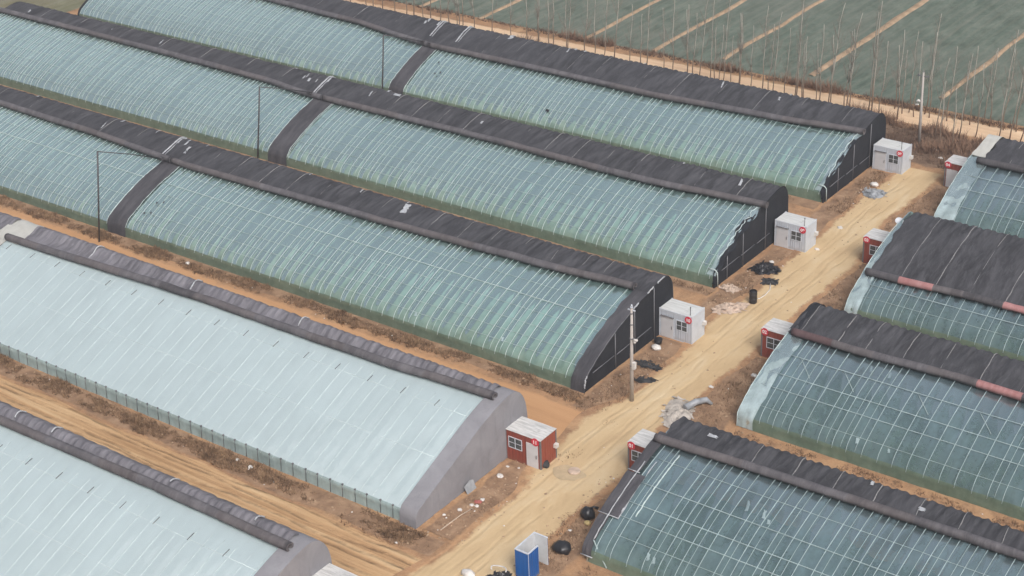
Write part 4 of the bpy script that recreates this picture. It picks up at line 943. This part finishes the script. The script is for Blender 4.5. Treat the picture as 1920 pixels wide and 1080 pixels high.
mb.grid(6, 6, lambda i, j: (0.43 + 0.30*(j/5.0)*-1 + 0.45, 82.2 + 1.1*i/5 + 0.05*nz(i, j), 0.03 + 0.85*j/5*(1-0.5*abs(i/5-0.6))), 0, True, True)
tag(mb.build("foam_sheet", 'sheet_grey'), "grey sheet leaning on the concrete wall", "sheet")
mb = MB(); mb.tube([(2.0, 77.5, 0.10), (2.1, 79.7, 0.12), (2.3, 81.0, 0.10)], 0.045, 6); tag(mb.build("stick", 'wood'), "long pale stick lying along the road edge", "stick")
for k, (x, y, r, lab) in enumerate([(1.3, 89.35, .2, "white pebble like foam in front of red shed 11 window"), (1.15, 86.9, .16, "small white scrap between the concrete wall and shed 11"), (2.0, 87.2, .13, "tiny white scrap before the white door of shed 11"),
        (-17.2, 76.1, .2, "white scrap in the weeds left of the pale greenhouse middle"), (-15.6, 75.9, .24, "larger white scrap in weeds under the pale greenhouse skirt"), (-45.6, 98.3, .28, "white sack in weeds before the middle greenhouse"),
        (0.2, 74.6, .13, "tiny white scrap near the front corner of the pale greenhouse"), (3.6, 160.3, .28, "white scrap in brush right of the slim pole foot"), (5.0, 158.6, .28, "white bag in brush behind red shed 04"), (6.0, 158.9, .3, "long white scrap in brush behind red shed 04"),
        (2.1, 148.8, .35, "white bag beside the grey film heap"), (3.7, 138.0, .3, "pale rock beside the road near shed 09"), (3.95, 132.7, .26, "white lump on the ground right of shed 09"), (8.3, 105.5, .25, "white scrap in weeds before red shed 02"),
        (10.4, 109.0, .3, "white tangled scrap in weeds below red shed 02"), (9.2, 79.6, .2, "white scrap beside the oval black bag"), (9.9, 82.7, .16, "small white scrap between the two black bags"), (0.75, 126.9, .2, "white foam at the left of the black plastic heap"), (1.6, 128.1, .26, "white foam on the top of the black plastic heap"), (1.1, 108.5, .35, "white tray beside the dark pot at the black end wall")]):
    lump("scrap", x, y, (r*1.3, r, r*0.7), 1.0, 'foam', 20+k*2.3, lab, "scrap", "white scraps on the ground")
mb = MB(); mb.tube([(0, 0, 0.0), (0, 0, 0.42)], [0.3, 0.36], 14); mb.tube([(0, 0, 0.42), (0, 0, 0.47)], 0.39, 14)
tag(mb.build("pot", 'black_plastic', None, (0.75, 109.4, 0)), "dark round pot at the foot of the black end wall", "pot")
lump("bucket_bag", 3.55, 88.5, (0.35, 0.35, 0.35), 1.0, 'dark_net', 31.0, "dark blue grey sack at the side of red shed 11", "sack")
d = empty("satellite_dish", (11.9, 133.0, 4.35), "white satellite dish on the ridge end behind red shed 03", "dish")
mb = MB(); K = 20
for r_, z_ in ((0.0, 0.0), (0.14, 0.015), (0.28, 0.05), (0.40, 0.11)):
    for k in range(K): mb.v.append((r_*cos(2*pi*k/K), r_*sin(2*pi*k/K)*0.9, z_))
for i in range(3):
    for k in range(K): k2 = (k+1) % K; mb.face((i*K+k, i*K+k2, (i+1)*K+k2, (i+1)*K+k), 0, True)
o = mb.build("dish", 'dish', d, (0, 0, 0.55)); o.rotation_euler = (radians(35), radians(15), 0)
mb = MB(); mb.tube([(0, 0.05, 0), (0, 0.05, 0.55)], 0.04, 7); mb.build("mast", 'steel_grey', d)
mb = MB(); mb.tube([(17.5 + 6.5*i/20, 114.75 + 0.1*nz(i*0.5), 4.6 - 0.0*i + 0.05*nz(i*0.6, 3)) for i in range(21)], 0.07, 6)
tag(mb.build("film_edge_rope", 'rope'), "pale rope of twisted film along the ridge of the pink rolled greenhouse", "rope")

# ------------------------------------------------------------------ weeds and brush (one object per patch)
def tufts(name, label, regions, mat, hmin, hmax, wid, seed, clump=0.25, thr=-0.05):
    rng = random.Random(seed); V, F = [], []
    for (x0, x1, y0, y1, dens) in regions:
        for _ in range(int((x1-x0)*(y1-y0)*dens)):
            x, y = rng.uniform(x0, x1), rng.uniform(y0, y1)
            e = min(1, (y-y0)/0.6, (y1-y)/0.6, (x-x0)/0.8, (x1-x)/0.8)
            q = nz(x*clump, y*clump*1.3, seed) + 0.5*nz(x*1.3, y*1.3, seed+3)
            if q < thr - 0.25*(e-1) + (0.35 if e < 0.5 else 0): continue
            k = min(1.5, 0.55 + max(0.0, q+0.3))
            for _b in range(3):
                a = rng.uniform(0, 2*pi); l = rng.uniform(hmin, hmax)*k; tl = rng.uniform(0.2, 1.0)
                px, py = x + rng.gauss(0, 0.10), y + rng.gauss(0, 0.10)
                w_ = wid*rng.uniform(0.6, 1.5); b0 = len(V)
                ca, sa = cos(a), sin(a)
                V += [(px - sa*w_, py + ca*w_, 0.0), (px + sa*w_, py - ca*w_, 0.0), (px + ca*l*tl, py + sa*l*tl, l*(1-0.45*tl))]
                F.append((b0, b0+1, b0+2))
    me = bpy.data.meshes.new(name); me.from_pydata(V, [], F); me.materials.append(M[mat])
    o = bpy.data.objects.new(name, me); COL.objects.link(o); tag(o, label, "weeds", kind="stuff"); return o
tufts("dry_weeds", "brown dry weeds along the foot of the pale greenhouse", [(-52, 1.5, 74.6, 76.75, 75), (-6, 2.6, 73.9, 75.6, 18)], 'weed', 0.10, 0.42, 0.035, 1, thr=-0.25)
tufts("dry_weeds", "brown dry weeds along the foot of the middle greenhouse", [(-80, 1.2, 97.2, 99.1, 70), (0.3, 3.4, 96.5, 109.8, 12)], 'weed', 0.10, 0.40, 0.035, 2, thr=-0.25)
tufts("dry_weeds", "brown weeds along the second farthest greenhouse", [(-75, 0.5, 119.2, 120.7, 26), (0.2, 2.9, 118, 131, 14)], 'weed', 0.10, 0.36, 0.035, 3)
tufts("dry_weeds", "brown weeds beside the farthest greenhouse", [(-20, 0.5, 140.9, 142.2, 22), (0.0, 2.9, 140.5, 152.4, 22), (6.6, 11.0, 136, 152, 16)], 'weed', 0.10, 0.36, 0.035, 4)
tufts("dry_weeds", "brown weeds on the right roadside between red sheds", [(8.6, 12.2, 96, 111.8, 20), (8.4, 11.8, 116, 132, 20), (8.4, 12.4, 77.5, 90.5, 18), (13, 45, 99.9, 101.5, 20), (12.8, 40, 78.0, 80.2, 14), (12.2, 34, 120.6, 122.0, 12)], 'weed', 0.08, 0.32, 0.035, 5)
tufts("dry_weeds", "dry brown weeds by the front corner of the road", [(1.0, 4.2, 77.5, 86.5, 14), (3.6, 5.4, 88.5, 97, 8)], 'weed', 0.08, 0.30, 0.035, 6, thr=0.05)
tufts("dry_brush", "dark brown dry brush between the far greenhouses and the track", [(-112, 45, 156.4, 165.4, 24), (-100, 40, 169.5, 171.0, 16)], 'brush', 0.18, 0.7, 0.045, 7, clump=0.16, thr=-0.5)
tufts("scrub", "reddish brown scrub thickets beside the far track", [(-60, -50, 164.2, 166.0, 30), (-32, -20, 169.2, 171.4, 26), (-9, 3, 163.5, 166.2, 30), (2, 14, 157, 165.5, 26), (-20, -12, 169.3, 171.3, 26), (-52, -44, 169.3, 171.0, 22)], 'scrub', 0.4, 1.4, 0.04, 8, clump=0.3, thr=-0.1)
# clods and pebbles
def pebbles(name, label, regions, mat, rmin, rmax, seed):
    rng = random.Random(seed); V, F = [], []
    for (x0, x1, y0, y1, n) in regions:
        for _ in range(n):
            x, y, r = rng.uniform(x0, x1), rng.uniform(y0, y1), rng.uniform(rmin, rmax); b0 = len(V)
            for dx, dy, dz in ((1, 0, 0), (0, 1, 0), (-1, 0, 0), (0, -1, 0), (0.1, 0.1, 0.8)):
                V.append((x + dx*r*rng.uniform(.6, 1.3), y + dy*r*rng.uniform(.6, 1.3), dz*r + 0.06))
            for k in range(4): F.append((b0+k, b0+(k+1) % 4, b0+4))
    me = bpy.data.meshes.new(name); me.from_pydata(V, [], F); me.materials.append(M[mat])
    o = bpy.data.objects.new(name, me); COL.objects.link(o); tag(o, label, "stones", kind="stuff")
REG = [(1.0, 4.4, 76, 90, 120), (0.5, 3.6, 99, 110, 90), (0.5, 3.4, 117, 131, 130), (0.5, 3.4, 139, 152, 110), (8, 12, 77, 91, 130), (8, 12, 96, 112, 110), (8, 12, 117, 132, 90), (-50, 1, 74.7, 76.4, 120), (-75, 0, 97, 98.8, 120), (13, 44, 98.5, 101, 90), (4, 9, 77, 155, 90)]
pebbles("clods", "pale soil clods and pebbles scattered along the road edges", REG, 'clod', 0.04, 0.13, 3)
pebbles("litter", "tiny white litter bits on the soil by the greenhouses", [(a, b_, c, d_, max(3, n//16)) for a, b_, c, d_, n in REG], 'foam', 0.04, 0.10, 4)

# ------------------------------------------------------------------ bare poplars
def poplar_variant(seed, h):
    rng = random.Random(seed); tr = MB(); cr = MB()
    pts = []; lx, ly = rng.uniform(-0.02, 0.10), rng.uniform(-0.04, 0.04)
    for i in range(12):
        z = h*i/11; pts.append((lx*z + 0.32*nz(z*0.30, seed), ly*z + 0.18*nz(z*0.35, seed, 5), z))
    tr.tube(pts, [0.060*(1-0.72*i/11)+0.012 for i in range(12)], 6)
    for k in range(rng.randint(20, 28)):
        f = rng.uniform(0.30, 0.96); i = int(f*11); b0 = Vector(pts[i]).lerp(Vector(pts[min(11, i+1)]), f*11-i)
        a = rng.uniform(0, 2*pi); L_ = (1.15-f)*h*rng.uniform(0.14, 0.30)
        q = [b0 + Vector((cos(a)*L_*u*(0.75-0.3*u), sin(a)*L_*u*(0.75-0.3*u), L_*u*1.0)) for u in (0, 0.35, 0.7, 1.0)]
        cr.tube(q, [0.028*(1-f*0.5), 0.02*(1-f*0.5), 0.012, 0.006], 4)
        for _ in range(3):
            u = rng.uniform(0.3, 0.9); s_ = q[1].lerp(q[3], u); a2 = a + rng.uniform(-1.2, 1.2); l2 = L_*rng.uniform(0.2, 0.45)
            cr.tube([s_, s_ + Vector((cos(a2)*l2*0.5, sin(a2)*l2*0.5, l2*0.8))], [0.010, 0.004], 3)
    return tr, cr
VAR = []
TREES = [(1287,147),(1310,133),(1325,142),(1348,160),(1373,148),(1378,158),(1403,155),(1428,158),(1455,175),(1481,177),(1512,175),(1520,180),(1555,178),(1562,180),(1583,180),(1601,195),(1627,215),(1635,200),(1677,205),(1682,225),(1704,212),(1713,220),(1733,215),(1762,278),(1783,282),(1818,235),(1843,235),(1881,245),(1868,272),(990,82),(1009,90),(1062,100),(1070,95),(1097,107),(1132,112),(1209,123),(1249,133),(1265,138),(643,13),(650,13),(656,15),(688,22),(740,33),(763,37),(781,35),(811,43),(825,48),(843,52),(866,50),(907,53),(935,62)]
TREES += [(1298,152),(1338,150),(1362,143),(1390,162),(1415,148),(1440,168),(1468,160),(1496,183),(1535,172),(1572,190),(1592,208),(1615,188),(1648,222),(1660,198),(1691,214),(1722,250),(1742,222),(1752,262),(1775,228),(1796,262),(1806,228),(1829,258),(1855,238),(1893,262),(1905,248),(1912,268),(1030,98),(1045,88),(1116,116),(1160,112),(1180,128),(1228,120),(970,70),(1020,80),(862,62),(895,44),(720,24),(700,30),(795,48)]
MW = cam_o.matrix_world
def ground_hit(u, v):
    d = MW.to_3x3() @ Vector(((u-960)/3203.39, -(v-540)/3203.39, -1.0)); o = MW.translation; t = -o.z/d.z; q = o + d*t
    return q.x, q.y
def _trees():
    rng = random.Random(21); vs = []
    labs = ["bare pale poplar between the far greenhouse and the track", "bare thin poplar leaning slightly, by the far track", "young leafless poplar with brown foot along the far track"]
    for k, (u, v) in enumerate(TREES):
        x, y = ground_hit(u, v)
        y = min(y, 165.6) if v < 200 else y
        i = k % 6
        if i == len(vs) and len(vs) < 6:
            vs.append(None)
        root = empty("poplar_tree", (x, y, 0), "bare slender poplar among the leafless row along the far dirt track", "tree", "bare poplars along the far track", rng.uniform(-0.5, 0.5))
        if vs[i] is None:
            tr, cr = poplar_variant(50+i, (8.2, 9.6, 11.0, 9.0, 12.0, 7.4)[i])
            a = tr.build("trunk", 'bark', root); b_ = cr.build("crown", 'twig', root); vs[i] = (a, b_)
        else:
            dup(vs[i][0], root); dup(vs[i][1], root)
        s_ = rng.uniform(0.85, 1.12); root.scale = (s_, s_, s_*rng.uniform(0.92, 1.08))
_trees()

# ------------------------------------------------------------------ thin haze
HAZE = 0.0005
mb = MB(); mb.box(-440, 425, -70, 805, -1.0, 76.0)
hm = bpy.data.materials.new("haze"); hm.use_nodes = True; t_ = hm.node_tree; t_.nodes.clear()
pv = t_.nodes.new("ShaderNodeVolumePrincipled"); pv.inputs["Color"].default_value = (0.93, 0.96, 1.0, 1); pv.inputs["Density"].default_value = HAZE; pv.inputs["Anisotropy"].default_value = 0.2
ou = t_.nodes.new("ShaderNodeOutputMaterial"); t_.links.new(pv.outputs[0], ou.inputs["Volume"])
M['haze'] = hm
tag(mb.build("haze", 'haze'), "thin pale winter haze over the whole site", "haze", kind="stuff")
